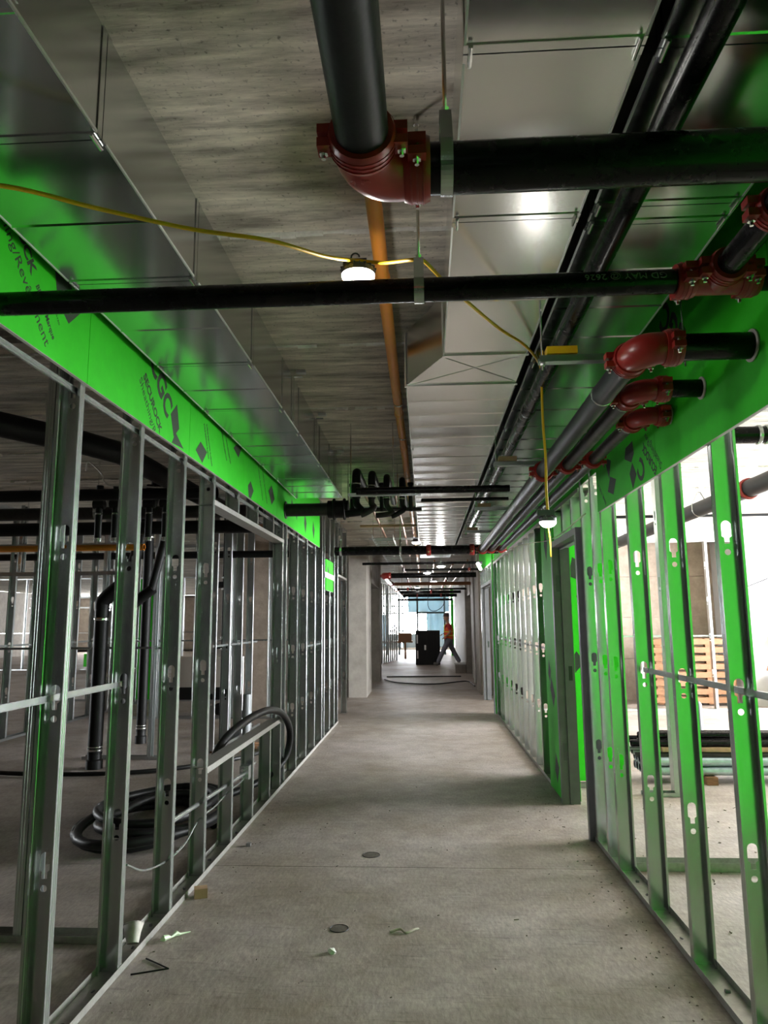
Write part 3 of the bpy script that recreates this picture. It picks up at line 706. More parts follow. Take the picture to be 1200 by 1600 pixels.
# three pipes with red elbows coming out of the right wall
for i, (xx, y0_, rr, cy, lab) in enumerate(((.745, 2.39, .046, (4.42, 9.25), 'left and thickest of the three parallel pipes with red elbows on the right'),
                                      (.862, 2.84, .036, (4.25, 9.25), 'middle of the three parallel pipes with red elbows on the right'),
                                      (.985, 3.22, .033, (4.12, 9.25), 'rightmost of the three parallel pipes with red elbows, tight to the green wall'))):
    T = thing('heating_pipe', lab, 'pipe', 'parallel pipes along the right wall')
    Rb = .055 + rr * .6; z_ = 2.42
    elbow_set(T, (xx, y0_, z_), (0, 1, 0), (1, 0, 0), rr, Rb)
    MB().pipe((xx + Rb + .01, y0_, z_), (1.124, y0_, z_), rr, 28).build('pipe_length', black, T)
    ys_ = [y0_ + Rb + .01, cy[0], 6.1, cy[1], 9.42]
    for k_, (a, b) in enumerate(zip(ys_, ys_[1:])):
        MB().pipe((xx, a + .001, z_), (xx, b - .001, z_), rr, 28).build('pipe_length', greyp if i == 0 and k_ == 0 else blacks, T)
    for q in cy: coupling(T, (xx, q, z_), (0, 1, 0), rr)
    b = MB(); ring(b, (xx, y0_ + Rb + (.42 if i == 0 else .10), z_), (0, 1, 0), rr, rr + .003, .004); b.build('stop_ring', galv, T)
    b = MB(); ring(b, (1.121, y0_, z_), (1, 0, 0), rr, rr + .010, .004); b.build('sleeve_ring', gyps, T)
# cross pipe they run into
T = thing('sprinkler_line', 'far black cross pipe at the end of the three parallel pipes, one small red coupling', 'pipe')
MB().pipe((-1.20, 9.55, 2.45), (.98, 9.55, 2.45), .060, 24).build('pipe_length', black, T)
coupling(T, (.055, 9.55, 2.45), (1, 0, 0), .060); coupling(T, (.63, 9.55, 2.45), (1, 0, 0), .060)
hanger(T, (-.32, 9.55, 2.45), (1, 0, 0), .060); hanger(T, (-1.12, 9.55, 2.45), (1, 0, 0), .060)
# black pipe below the dark duct
T = thing('drain_pipe', 'thick black pipe hung directly under the dark mirror-like duct', 'pipe')
MB().pipe((.592, -.2, 2.665), (.592, 9.3, 2.665), .036, 28).build('pipe_length', black, T)
for q in (1.0, 3.9): b = MB(); ring(b, (.592, q, 2.665), (0, 1, 0), .036, .040, .05); b.build('sleeve', black, T)
# trapeze hangers
for i, (yv, lab) in enumerate(((2.78, 'nearest strut hanger with a yellow wood block, before the first red elbow'), (4.70, 'second strut hanger under the dark duct, beyond the couplings'), (6.6, 'third strut hanger under the dark duct'), (8.3, 'fourth, most distant strut hanger under the dark duct'))):
    T = thing('strut_hanger', lab, 'pipe hanger', 'strut hangers under the right duct')
    z_ = 2.522
    channel(MB(), (.47, yv, z_), (1.06, yv, z_), (0, 1, 0), wdt=.041, fl_=.025, up=(0, 0, 1), t=.003).build('strut', galv_old, T, smooth=False)
    for xx in (.485, 1.045): rod(T, xx, yv, z_ - .03).name = 'hanger_rod'
    MB().box(.50, yv - .03, z_ + .028, .62, yv + .03, z_ + .058).build('wood_block', yellow if i == 0 else woodl, T, smooth=False)
    b = MB()
    for xx in (.485, 1.045): b.cyl((xx, yv, z_ - .012), (xx, yv, z_ - .002), .011, 6)
    b.build('nut', zinc, T)
# orange pipe
T = thing('orange_pipe', 'bright orange plastic pipe running down the middle of the ceiling', 'pipe')
yo = [.6, 2.9, 4.95, 5.95, 7.85, 10.4, 13.0, 16.0, 20.0, 27.0]
for k_, (a, b) in enumerate(zip(yo, yo[1:])):
    xa = -.160 + .006 * math.sin(a * 2.1); xb = -.160 + .006 * math.sin(b * 2.1)
    MB().pipe((xa, a, 2.98), (xb, b - .004, 2.98), .030 if k_ != 3 else .0315, 28).build('pipe_length', orange, T)
    if k_: b_ = MB(); ring(b_, (xa, a + .02, 2.98), (0, 1, 0), .030, .0335, .03); b_.build('socket', orange, T)
for q in (1.9, 4.7, 5.6, 7.2, 9.9): hanger(T, (-.16, q, 2.98), (0, 1, 0), .031, wid=.02)
# pipe 775
T = thing('sprinkler_line', 'slim dark pipe pair crossing under the silver duct before the elbow cluster', 'pipe')
MB().pipe((-.52, 5.45, 2.508), (.66, 5.45, 2.508), .028, 24).build('pipe_length', black, T)
MB().pipe((-.02, 5.55, 2.445), (.66, 5.55, 2.445), .014, 16).build('small_pipe', black, T)
b = MB(); channel(b, (-.60, 5.62, 2.50), (-.02, 5.62, 2.50), (0, 1, 0), wdt=.04, fl_=.02, t=.003); b.build('strut', galv_old, T, smooth=False)
for xx in (-.58, -.24): rod(T, xx, 5.62, 2.48)
# cluster of insulated drops
for i, (xx, zt, rr) in enumerate(((-.63, 2.95, .040), (-.485, 2.93, .035), (-.345, 2.90, .030), (-.20, 2.87, .028))):
    T = thing('insulated_pipe', ('leftmost and largest', 'second from left', 'third from left', 'rightmost, beside the orange pipe,')[i] + ' of four dark insulated drops in the elbow cluster', 'pipe', 'insulated drops in the elbow cluster')
    zb = 2.55 - .01 * i; y0_ = 6.6
    p = [(xx, y0_ + 1.6, zt - .03), (xx, y0_ + .10, zt - .03)] + [(xx, y0_ + .10 - .10 * math.sin(a), zt - .03 - .10 * (1 - math.cos(a))) for a in (.4, .8, 1.2, PI / 2)] + [(xx, y0_, zb + .1)]
    MB().tube(p, rr, 18).build('insulated_run', insul, T)
    q = [(xx, y0_, zb + .14), (xx, y0_, zb + .06), (xx + .02, y0_ - .01, zb + .02), (xx + .05 * (-1) ** i, y0_ - .03, zb - .03), (xx + .10 * (-1), y0_ - .03, zb - .05)]
    MB().tube(cr(q, 4), rr * .85, 16).build('elbow', blacks if i in (1, 2) else insul, T)
    for z_ in (zt - .16, zb + .12):
        b = MB(); ring(b, (xx, y0_, z_), (0, 0, 1), rr, rr + .005, .006, 18); b.build('band', galv, T)
T = thing('valve_header', 'small black valve tree behind the four insulated drops', 'pipe')
b = MB()
for xx in (-.72, -.42, -.13): b.tube([(xx, 7.1, 2.86), (xx, 7.1, 2.6)], .022, 12); b.cyl((xx, 7.1, 2.86), (xx, 7.1, 2.89), .03, 12)
b.build('valve', rubber, T); b = MB(); b.cyl((-.78, 7.1, 2.62), (-.02, 7.1, 2.62), .02, 12); b.build('manifold', blacks, T)
for xx in (-.76, -.26): rod(T, xx, 7.1, 2.6)
# big brown-black pipe through the left wall
T = thing('water_main', 'big rust-streaked black pipe passing through the left green board with a flanged end', 'pipe')
MB().pipe((-7.0, 6.78, 2.58), (-.80, 6.78, 2.58), .062, 24).build('pipe_length', blacks, T)
b = MB(); b.cyl((-.92, 6.78, 2.58), (-.72, 6.78, 2.58), .085, 24); ring(b, (-.86, 6.78, 2.58), (1, 0, 0), .062, .105, .012); ring(b, (-.76, 6.78, 2.58), (1, 0, 0), .062, .105, .012)
b.build('flange', insul, T)
hanger(T, (-3.2, 6.78, 2.58), (1, 0, 0), .062)
b = MB(); ring(b, (-1.33, 6.78, 2.58), (1, 0, 0), .062, .085, .006); b.build('sleeve_ring', rubber, T)
# far overhead lines
def xline(y, z, x0, x1, r_, lab, m=black, red=()):
    t = thing('sprinkler_line', lab, 'pipe', 'far cross pipes under the slab')
    MB().pipe((x0, y, z), (x1, y, z), r_, 16).build('pipe_length', m, t)
    for q in red: coupling(t, (q, y, z), (1, 0, 0), r_)
    for q in (x0 + .12, x1 - .05): rod(t, q, y, z)
    return t
T = xline(15.55, 2.50, -.80, 1.10, .055, 'black cross pipe with a red elbow at its left end, at the concrete pier')
elbow_set(T, (-.88, 15.55, 2.50), (0, 1, 0), (1, 0, 0), .055, .09)
for a, b_ in zip((15.7, 19.0, 22.5, 26.0), (18.9, 22.4, 25.9, 30.5)): MB().pipe((-.88, a, 2.50), (-.88, b_, 2.50), .05, 16).build('pipe_length', galv, T); coupling(T, (-.88, b_ + .05, 2.5), (0, 1, 0), .05)
xline(13.8, 2.62, -1.2, 1.1, .025, 'thin black cross pipe just before the concrete pier')
xline(14.6, 2.55, -.4, 1.1, .022, 'thin cross pipe close above the pipe with the red elbow', red=(.9,))
xline(19.0, 2.50, -.8, 1.2, .045, 'cross pipe beyond the left concrete doorway', m=copper)
xline(21.0, 2.45, -.8, 1.2, .030, 'slim cross pipe midway to the black cabinet', red=(-.5,))
xline(24.3, 2.50, -.9, 1.2, .050, 'black cross pipe above the walking worker', red=(.2,))
xline(27.5, 2.50, -.9, 1.2, .060, 'black cross pipe above the black cabinet', red=(-.3, .6))
xline(31.0, 2.45, -1.2, 1.2, .050, 'last black cross pipe before the far windows')
T = thing('cable_tray', 'long slatted cable tray hung from the far ceiling on the left', 'cable tray')
b = MB(); b.obox((-.75, 10.2, 2.72), (-.75, 15.2, 2.72), (0, 0, 1), .06, .004); b.obox((-.45, 10.2, 2.72), (-.45, 15.2, 2.72), (0, 0, 1), .06, .004); b.build('rail', galv_old, T, smooth=False)
for i in range(17): MB().box(-.75, 10.3 + .3 * i, 2.695, -.45, 10.33 + .3 * i, 2.71).build('rung', galv_old, T, smooth=False)
for q in (10.6, 12.4, 14.2):
    for xx in (-.76, -.44): rod(T, xx, q, 2.70)
T = thing('copper_pipes', 'pair of rusty copper pipes running away over the far corridor', 'pipe')
for xx in (-.62, -.30): MB().pipe((xx, 7.6, 2.86), (xx, 14.8, 2.86), .018, 12).build('pipe_length', copper, T)
for q in (8.4, 10.0, 11.6, 13.2): channel(MB(), (-.9, q, 2.83), (-.1, q, 2.83), (0, 1, 0), wdt=.05, fl_=.03).build('strut', woodl if q == 10.0 else galv_old, T, smooth=False)

T = thing('sprinkler_branches', 'rust coloured branch pipes running away under the slab beyond the concrete piers', 'pipe')
for xx, z_ in ((-.50, 2.78), (.22, 2.84), (.62, 2.76), (.95, 2.84)): MB().pipe((xx, 15.9, z_), (xx, 31.5, z_), .022, 10).build('pipe_length', copper, T)
for i in range(9):
    yv = 16.6 + 1.6 * i
    for xx, z_ in ((-.50, 2.78), (.62, 2.76)):
        MB().cyl((xx, yv, z_), (xx, yv, z_ - .12), .012, 8).build('drop', redm if i % 2 else rubber, T); rod(T, xx, yv + .3, z_)
# ------------------------------------------------------------------ yellow cord and lamps
cp = [(-1.30, 1.48, 2.545), (-1.056, 1.608, 2.60), (-.86, 1.722, 2.60), (-.639, 1.842, 2.60), (-.438, 1.925, 2.605), (-.30, 2.12, 2.655), (-.20, 2.27, 2.715), (-.12, 2.26, 2.70), (-.031, 2.13, 2.637), (.0, 2.125, 2.634), (.022, 2.13, 2.624), (.09, 2.25, 2.61), (.166, 2.40, 2.615), (.308, 2.70, 2.640), (.44, 2.98, 2.685), (.523, 3.20, 2.712), (.562, 3.34, 2.735), (.584, 3.40, 2.72), (.586, 3.41, 2.62), (.583, 3.40, 2.45), (.590, 3.41, 2.28), (.585, 3.40, 2.12), (.588, 3.40, 2.0)]
C1 = MB().tube(cr(cp, 6), .0062, 10).build('extension_cord', yellow)
tag(C1, 'yellow extension cord draped across the corridor and hanging down to the lamp', 'cord')
def lamp(loc, label, r_=.058, hook=True, power=LAMP_W):
    t = thing('work_lamp', label, 'lamp', 'round work lamps strung along the corridor', loc=loc)
    MB().tube([(0, 0, -.012), (0, 0, .006), (0, 0, .014), (0, 0, .02)], [r_, r_, r_ * .8, r_ * .35], 28).build('housing', hous, t)
    MB().tube([(0, 0, -.011), (0, 0, -.020), (0, 0, -.032), (0, 0, -.038)], [r_ * .97, r_ * .95, r_ * .7, r_ * .35], 28).build('lens', lens, t)
    b = MB()
    for i in range(18):
        a = 2 * PI * i / 18; b.obox((math.cos(a) * r_ * .7, math.sin(a) * r_ * .7, .012), (math.cos(a) * r_ * 1.04, math.sin(a) * r_ * 1.04, .004), (0, 0, 1), .014, .003)
    b.build('cooling_fins', hous, t, smooth=False)
    MB().box(-.05, -.012, .018, .03, .012, .045).build('socket', hous, t)
    MB().tube([(-.01 + .014 * math.cos(a), 0, .055 + .014 * math.sin(a)) for a in [PI * i / 6 for i in range(0, 9)]], .003, 8).build('hook', hous, t)
    if loc[1] > 6: MB().cyl((0, 0, .04), (0, 0, (2.948 if loc[1] < 12 else 2.745 if loc[1] < 14 else H) - loc[2]), .004, 6).build('hanger_wire', zinc, t)
    l = bpy.data.lights.new('bulb', 'POINT'); l.shadow_soft_size = .03; l.energy = power; l.color = (1, .97, .92)
    lo = bpy.data.objects.new('bulb', l); COL.objects.link(lo); lo.parent = t; lo.location = (0, 0, -.080)
    return t
lamp((-.21, 2.29, 2.685), 'glowing round work lamp beside the orange pipe, nearest of all')
lamp((.586, 3.40, 1.976), 'glowing round work lamp hanging low on the cord at the right', r_=.040, power=.9)
lamp((-.128, 11.3, 2.76), 'small glowing lamp under the end of the orange pipe', r_=.07)
lamp((.30, 13.3, 2.53), 'distant glowing lamp right of the corridor centre', r_=.08)
lamp((.05, 15.0, 2.53), 'distant glowing lamp at the black pipe by the concrete pier', r_=.08)
for i, yv in enumerate((20.5, 24.0, 30.0)): lamp((.25 - .5 * (i % 2), yv, 2.65), ('faint distant lamp beyond the concrete doorway', 'faint distant lamp over the worker', 'faintest lamp near the far windows')[i], r_=.09)
T = thing('tube_lamp', 'short white tube lamp at the top of the far right stud wall', 'lamp')
MB().cyl((.93, 12.6, 2.50), (1.05, 13.6, 2.48), .03, 12).build('tube', emis('tube_glow', (1, 1, .97), 7), T)
MB().box(.95, 12.9, 2.52, 1.03, 13.3, 2.56).build('holder', hous, T, smooth=False)
MB().cyl((.99, 13.1, 2.55), (.99, 13.1, H), .004, 6).build('hanger_rod', zinc, T)
C2 = MB().tube(cr([(1.10, 4.9, 2.22), (1.105, 6.2, 2.20), (1.09, 7.5, 2.30), (1.085, 9.3, 2.42), (1.07, 11.5, 2.46)], 8), .004, 6).build('thin_cable', mat('olive_cable', (.16, .15, .03), .5))
tag(C2, 'thin olive cable strung along the top of the far right studs', 'cord')
C3 = MB().tube(cr([(.588, 3.41, 1.945), (.60, 3.44, 1.88), (.597, 3.42, 1.80)], 5), .0035, 8).build('chain_reflection', yellow)  # added strand, drawn after the chain and its pale reflection under the lamp
tag(C3, 'short yellow strand below the low work lamp, standing in for the chain and its reflection', 'cord')

# ------------------------------------------------------------------ left: low sill, conduit, hose, junction box
T = thing('conduit', 'silver electrical conduit threaded through the low studs of the sill opening', 'conduit')
xx = XLc + .005
MB().pipe((xx, 3.97, .445), (xx, 5.62, .375), .0135, 14).build('conduit_tube', galv, T)
MB().tube(cr([(xx + .03, 3.36, .43), (xx + .02, 3.6, .33), (xx + .01, 3.93, .27), (xx, 4.25, .26), (xx, 4.52, .33), (xx + .01, 4.8, .33), (xx, 5.13, .34), (xx, 5.5, .335), (xx, 5.66, .345)], 7), .0055, 8).build('flexible_cable', galv, T)
MB().box(xx - .035, 5.60, .33, xx + .035, 5.68, .43).build('junction_box', galv, T, smooth=False)
b = MB()
for q in (.35, .38, .41): b.cyl((xx + .0, 5.60, q), (xx + .0, 5.54, q), .011, 10)
b.build('connector', zinc, T)
MB().pipe((xx, 5.68, .38), (xx, 5.95, .39), .0135, 12).build('conduit_tube', galv, T)
H1 = MB().tube(cr([(-1.56, 5.30, .50), (-1.52, 5.50, .64), (-1.44, 5.85, .735), (-1.36, 6.25, .765), (-1.315, 6.60, .70), (-1.30, 6.90, .55), (-1.31, 7.0, .38), (-1.36, 6.95, .22), (-1.50, 6.7, .10), (-1.8, 6.2, .035)], 8), .031, 14).build('rubber_hose', rubber)
tag(H1, 'thick black hose looped over the low sill in the left opening', 'hose')
pts = []
for i in range(120):
    a = i / 120 * 2 * PI * 4.2; q = .62 + .42 * abs(math.sin(a * .37 + .6)) + .05 * math.sin(a * 1.9)
    pts.append((-2.02 + .50 * q * math.cos(a), 5.50 + .66 * q * math.sin(a), .035 + i * .0012 + .015 * math.sin(a * 2.3)))
H2 = MB().tube(pts, .033, 12).build('rubber_hose', rubber)
tag(H2, 'coiled black hose lying on the floor behind the left studs', 'hose')
H3 = MB().tube(cr([(-1.85, 9.2, .03), (-2.05, 8.2, .03), (-2.9, 7.4, .03), (-4.2, 7.3, .03), (-5.6, 7.8, .03)], 8), .022, 10).build('rubber_hose', rubber)
tag(H3, 'black hose snaking away across the left room floor near the risers', 'hose')
T = thing('plastic_pipe_stub', 'grey plastic pipe stub rising from the floor behind the left sill opening', 'pipe')
MB().pipe((-2.42, 9.8, 0), (-2.42, 9.8, .56), .056, 20).build('pipe_length', mat('grey_pvc', (.25, .26, .27), .4), T); b = MB(); ring(b, (-2.42, 9.8, .30), (0, 0, 1), .056, .064, .05); b.build('collar', mat('grey_pvc_collar', (.22, .23, .24), .4), T)
# black risers
def riser(x, y, zt, r_, label, top='elbow'):
    t = thing('black_riser', label, 'pipe', 'black risers in the left room')
    MB().tube([(x, y, 0), (x, y, .09), (x, y, .10), (x, y, .16)], [r_ * 1.15, r_ * 1.15, r_ * .95, r_ * .95], 18).build('foot_fitting', rubber, t)
    b = MB(); ring(b, (x, y, .19), (0, 0, 1), r_, r_ + .006, .012, 18); ring(b, (x, y, .225), (0, 0, 1), r_, r_ + .006, .008, 18); b.build('clamp_band', zinc, t)
    MB().cyl((x, y, .15), (x, y, zt), r_, 18).build('pipe_length', insul, t)
    b = MB(); ring(b, (x, y, zt - .1), (0, 0, 1), r_, r_ + .006, .015, 18); b.build('clamp_band', zinc, t)
    if top == 'elbow':
        MB().tube(cr([(x, y, zt), (x + .01, y, zt + .09), (x + .12, y, zt + .20), (x + .30, y, zt + .34)], 5), r_ * 1.05, 16).build('elbow', insul, t)
        MB().tube([(x + .28, y, zt + .33), (x + .55, y, 3.0), (x + .56, y, 3.08)], r_ * .85, 14).build('pipe_length', insul, t)
    return t
riser(-3.52, 7.7, 1.66, .075, 'left black riser with a kinked elbow at head height, in the left room')
riser(-3.28, 7.75, 1.55, .055, 'slimmer black riser right beside the kinked one', top='elbow')
riser(-3.66, 9.3, 2.75, .062, 'tall straight black riser with bright clamps, left room', top='none')
T = thing('vertical_conduits', 'row of thin grey vertical conduits standing before the concrete column', 'conduit')
for i in range(4): MB().pipe((-2.78 + i * .085, 9.95, .0), (-2.78 + i * .085, 9.95, 1.05), .014, 10).build('conduit_tube', galv_old, T)
T = thing('valve_assembly', 'small black valve assembly with bright fittings on a thin riser, left room', 'valve')
MB().cyl((-2.72, 9.6, .0), (-2.72, 9.6, 3.05), .014, 10).build('riser_tube', rubber, T)
b = MB(); b.cyl((-2.80, 9.6, 1.2), (-2.64, 9.6, 1.2), .03, 12); b.cyl((-2.80, 9.6, 2.02), (-2.64, 9.6, 2.02), .045, 12); b.build('valve_body', rubber, T)
b = MB()
for z_ in (1.15, 1.3, 1.95, 2.1): b.cyl((-2.72, 9.6, z_), (-2.72, 9.6, z_ + .03), .028, 10)
b.build('fitting', zinc, T)
T = thing('insulated_pipe', 'very thick black insulated pipe slanting under the left room ceiling', 'pipe')
MB().tube([(-3.3, 3.9, 2.86), (-2.45, 4.9, 2.80), (-2.3, 5.2, 2.79), (-2.2, 8.0, 2.75), (-2.2, 13, 2.75)], .085, 20).build('insulated_run', insul, T)
b = MB(); b.tube([(-2.6, 4.7 , 2.815), (-2.62, 4.68, H)], .006, 6); b.tube([(-2.22, 7.0, 2.8), (-2.22, 7.0, H)], .006, 6); b.build('hanger_rod', zinc, T)
T = thing('pipe_rack', 'dark rack of pipes crossing high in the left room behind the studs', 'pipe')
for z_, y_, r_, m_ in ((2.60, 5.9, .05, insul), (2.50, 7.3, .07, insul), (2.58, 8.0, .04, copper), (2.45, 9.8, .05, insul), (2.92, 10.5, .05, blacks)): MB().pipe((-7.5, y_, z_), (-1.75, y_, z_), r_, 14).build('pipe_length', m_, T)
b = MB()
for xx in (-2.6, -4.6, -6.2):
    for y_ in (5.9, 8.0, 9.8): b.cyl((xx, y_, 2.45), (xx, y_, H), .005, 6)
b.build('hanger_rod', zinc, T)
T = thing('valve_cluster', 'cluster of black valves and bright fittings hung in the left room ceiling', 'valve')
b = MB(); b2 = MB()
for i in range(5):
    xx = -3.05 + i * .16; b.cyl((xx, 6.5, 2.80), (xx, 6.5, 2.30), .032, 12); b.cyl((xx - .05, 6.5, 2.62), (xx + .05, 6.5, 2.62), .045, 12); b2.cyl((xx, 6.5, 2.27), (xx, 6.5, 2.30), .036, 12); b2.cyl((xx, 6.5, 2.52), (xx, 6.5, 2.535), .036, 12)
b.build('valve', rubber, T); b2.build('fitting', zinc, T)
MB().tube(cr([(-3.2, 6.5, 2.95), (-3.15, 6.45, 3.02), (-3.0, 6.4, 2.9), (-2.9, 6.35, 2.78), (-2.5, 6.3, 2.74), (-2.2, 6.3, 2.72)], 6), .008, 8).build('flexible_cable', zinc, T)
T = thing('orange_pipe', 'orange plastic pipe glimpsed high in the left room between the studs', 'pipe')
MB().pipe((-7.5, 7.5, 2.32), (-3.0, 7.5, 2.32), .035, 14).build('pipe_length', orange, T); rod(T, -4.0, 7.5, 2.33)
T = thing('wood_offcuts', 'reddish wood offcuts lying on the left room floor behind the sill', 'wood')
for i in range(4): MB().obox((-2.55 + .05 * i, 8.6 + .08 * i, .015 + .012 * i), (-2.05, 8.75 + .1 * i, .015 + .012 * i), (0, 1, 0), .06, .018).build('offcut', wood, T, smooth=False)
T = thing('tool_trolley', 'low black trolley on small wheels, deep in the left room', 'trolley')
MB().box(-4.4, 12.1, .25, -3.3, 12.6, .45).build('deck', rubber, T, smooth=False)
for x_ in (-4.25, -3.45): MB().cyl((x_, 12.08, .10), (x_, 12.13, .10), .10, 16).build('wheel', rubber, T)
MB().box(-4.3, 12.15, .45, -3.4, 12.55, .95).build('crate', mat('beige_crate', (.45, .40, .34), .7), T, smooth=False)

# ------------------------------------------------------------------ small things on the corridor floor
o = MB().box(-.035, -.03, 0, .035, .03, .05).build('wood_block', woodl, smooth=False); o.location = (-1.275, 4.20, 0); o.rotation_euler = (0, 0, .35)
tag(o, 'small cut block of pale wood against the left floor track', 'wood block')
T = thing('paper_cup', 'crumpled white paper cup lying in the left floor track', 'cup', loc=(-1.375, 3.50, .045))
b = MB(); n = 16; vs = []; 
for i, (q, r_) in enumerate(((0, .026), (.012, .029), (.045, .036), (.085, .044))):
    for j in range(n):
        a = 2 * PI * j / n; k_ = 1 + .14 * math.sin(3 * a + i) * (i > 1); vs.append((q, r_ * k_ * math.cos(a), r_ * k_ * math.sin(a) * .9))
fs = [(i * n + j, i * n + (j + 1) % n, (i + 1) * n + (j + 1) % n, (i + 1) * n + j) for i in range(3) for j in range(n)] + [tuple(range(n))]
b.add(vs, fs); cupm = mat('dirty_cup', (.52, .49, .44), .7, var=.3, vscale=30); cu = b.build('cup_body', cupm, T); sm = cu.modifiers.new('wall', 'SOLIDIFY'); sm.thickness = .001; cu.rotation_euler = (0, -1.0, 1.9)
b = MB(); b.tube([(.085 * .98 + 0 * a, .044 * (1 + .14 * math.sin(3 * a + 3)) * math.cos(a), .044 * (1 + .14 * math.sin(3 * a + 3)) * math.sin(a) * .9) for a in [2 * PI * j / 20 for j in range(20)]], .0018, 6, closed=True)
ri = b.build('rolled_rim', cupm, T); ri.rotation_euler = (0, -1.0, 1.9)
o = MB().tube([(-1.29, 3.62, .010), (-1.275, 3.63, .016), (-1.26, 3.65, .014), (-1.25, 3.66, .010), (-1.235, 3.69, .016), (-1.22, 3.70, .008), (-1.20, 3.72, .006), (-1.18, 3.74, .004)], [.003, .014, .010, .005, .013, .006, .004, .002], 7).build('torn_wrapper', mat('pale_green_plastic', (.55, .68, .45), .4)); tag(o, 'scrap of pale green and white plastic beside the left floor track', 'litter')
o = MB().tube([(-1.29, 3.45, .004), (-1.155, 3.36, .004), (-1.30, 3.30, .004)], .0035, 6).build('bent_wire', rubber); tag(o, 'bent piece of dark wire lying on the floor near the paper cup', 'wire')
for (x, y, r_, lab) in ((-.38, 4.95, .055, 'farther dark round core plug in the corridor floor'), (-.454, 3.81, .045, 'nearer dark round core plug in the corridor floor')):
    T = thing('floor_plug', lab, 'floor plug', loc=(x, y, 0))
    MB().tube([(0, 0, 0), (0, 0, .0015), (0, 0, .002)], [r_, r_, r_ * .9], 24).build('plug', mat('plug_grout', (.13, .11, .085), .8, var=.4, vscale=40), T)
    MB().tube([(r_ * 1.02 * math.cos(2 * PI * j / 24), r_ * 1.02 * math.sin(2 * PI * j / 24), .001) for j in range(24)], .0025, 6, closed=True).build('rim', rubber, T)
o = MB().tube(cr([(-.20, 3.77, .006), (-.15, 3.79, .011), (-.12, 3.76, .006), (-.08, 3.79, .010), (-.06, 3.81, .005)], 4), .006, 7).build('twisted_scrap', mat('buff_scrap', (.42, .38, .3), .8)); tag(o, 'twisted scrap of pale twine on the corridor floor', 'litter')
o = MB().tube([(-.46, 3.545, .001), (-.45, 3.545, .013), (-.45, 3.55, .018)], [.02, .017, .006], 10).build('mortar_lump', seamm); tag(o, 'pale lump of mortar in front of the nearer floor plug', 'litter')
o = MB().box(-1.245, 5.10, .001, -1.215, 5.13, .022).build('steel_clip', galv_old, smooth=False); tag(o, 'small square steel clip by the left floor track', 'clip')
b = MB()
for i in range(260):                       # countless crumbs, shavings and screws swept to the edges
    u = random.random()
    if u < .40: x = -1.29 + abs(random.gauss(0, .10)); y = random.uniform(2.9, 11.0)
    elif u < .75: x = 1.08 - abs(random.gauss(0, .13)); y = random.uniform(2.9, 7.0)
    else: x = random.uniform(-1.2, 1.05); y = random.uniform(2.8, 11)
    l = random.uniform(.003, .012) * (2.2 if random.random() < .12 else 1); a = random.uniform(0, PI)
    b.obox((x, y, .002), (x + l * math.cos(a), y + l * math.sin(a), .003), (0, 0, 1), .004, .003)
o = b.build('floor_debris', mat('debris', (.42, .37, .30), .8, var=.7, vscale=30, col2=(.09, .075, .06)), smooth=False); tag(o, 'scattered crumbs, wood shavings and screws along the floor edges', 'debris', kind='stuff')
b = MB()
for i in range(160):
    x = random.uniform(1.3, 3.6); y = random.uniform(3.2, 6.4); l = random.uniform(.004, .02); a = random.uniform(0, PI)
    b.obox((x, y, .003), (x + l * math.cos(a), y + l * math.sin(a), .004), (0, 0, 1), .006, .004)
o = b.build('floor_debris', MATS['debris'], smooth=False); tag(o, 'scattered crumbs on the bright right room floor', 'debris', kind='stuff')
# track screws
b = MB()
for (xx, ys_) in ((XLc, (2.9, 3.15, 3.55, 3.8, 4.3, 4.8, 5.4)), (XRc, (2.98, 3.25, 3.75, 4.3, 4.5))):
    for q in ys_: b.cyl((xx + random.uniform(-.02, .02), q, .003), (xx, q, .007), .009, 8)
o = b.build('track_pins', hous); tag(o, 'dark fixing pins in the floor tracks on both sides', 'pins', kind='stuff')

# ------------------------------------------------------------------ right room contents
T = thing('pallet_stack', 'brown wooden pallets leaning on the tan concrete wall in the right room', 'pallet')
for r0 in range(1):
    for i in range(8): z_ = .05 + i * .145; MB().box(4.05, 13.3 + random.uniform(-.01, .01), z_, 5.45, 13.33, z_ + .095).build('slat', wood, T, smooth=False)
    for x_ in (4.10, 4.98, 5.38): MB().box(x_, 13.33, .02, x_ + .10, 13.43, 1.17).build('stringer', wood, T, smooth=False)
    for i in range(8): z_ = .06 + i * .145; MB().box(4.05, 13.43, z_, 5.45, 13.45, z_ + .095).build('slat', wood, T, smooth=False)
for nm, y0_, x0_, m_, lab in (('pallet', 12.85, 6.05, wood, 'low reddish pallet heap at the far right of the right room'),):
    T = thing('pallet', lab, 'pallet')
    for i in range(9): MB().box(x0_ + i * .12, y0_ - .3, .48, x0_ + i * .12 + .10, y0_ + .25, .60).build('board', m_, T, smooth=False)
    MB().box(x0_, y0_ - .3, .0, x0_ + 1.1, y0_ + .25, .47).build('base_crate', whitep, T, smooth=False)
T = thing('leaning_boards', 'bundle of weathered boards leaning against the pale pier at far right', 'wood')
for i in range(5): MB().obox((5.85 + .05 * i, 12.9, .62), (6.30 + .03 * i, 13.12, 1.55 - .07 * i), (0, 1, 0), .03, .07).build('board', (wood, lgrey, wood, lgrey, contan)[i], T, smooth=False)
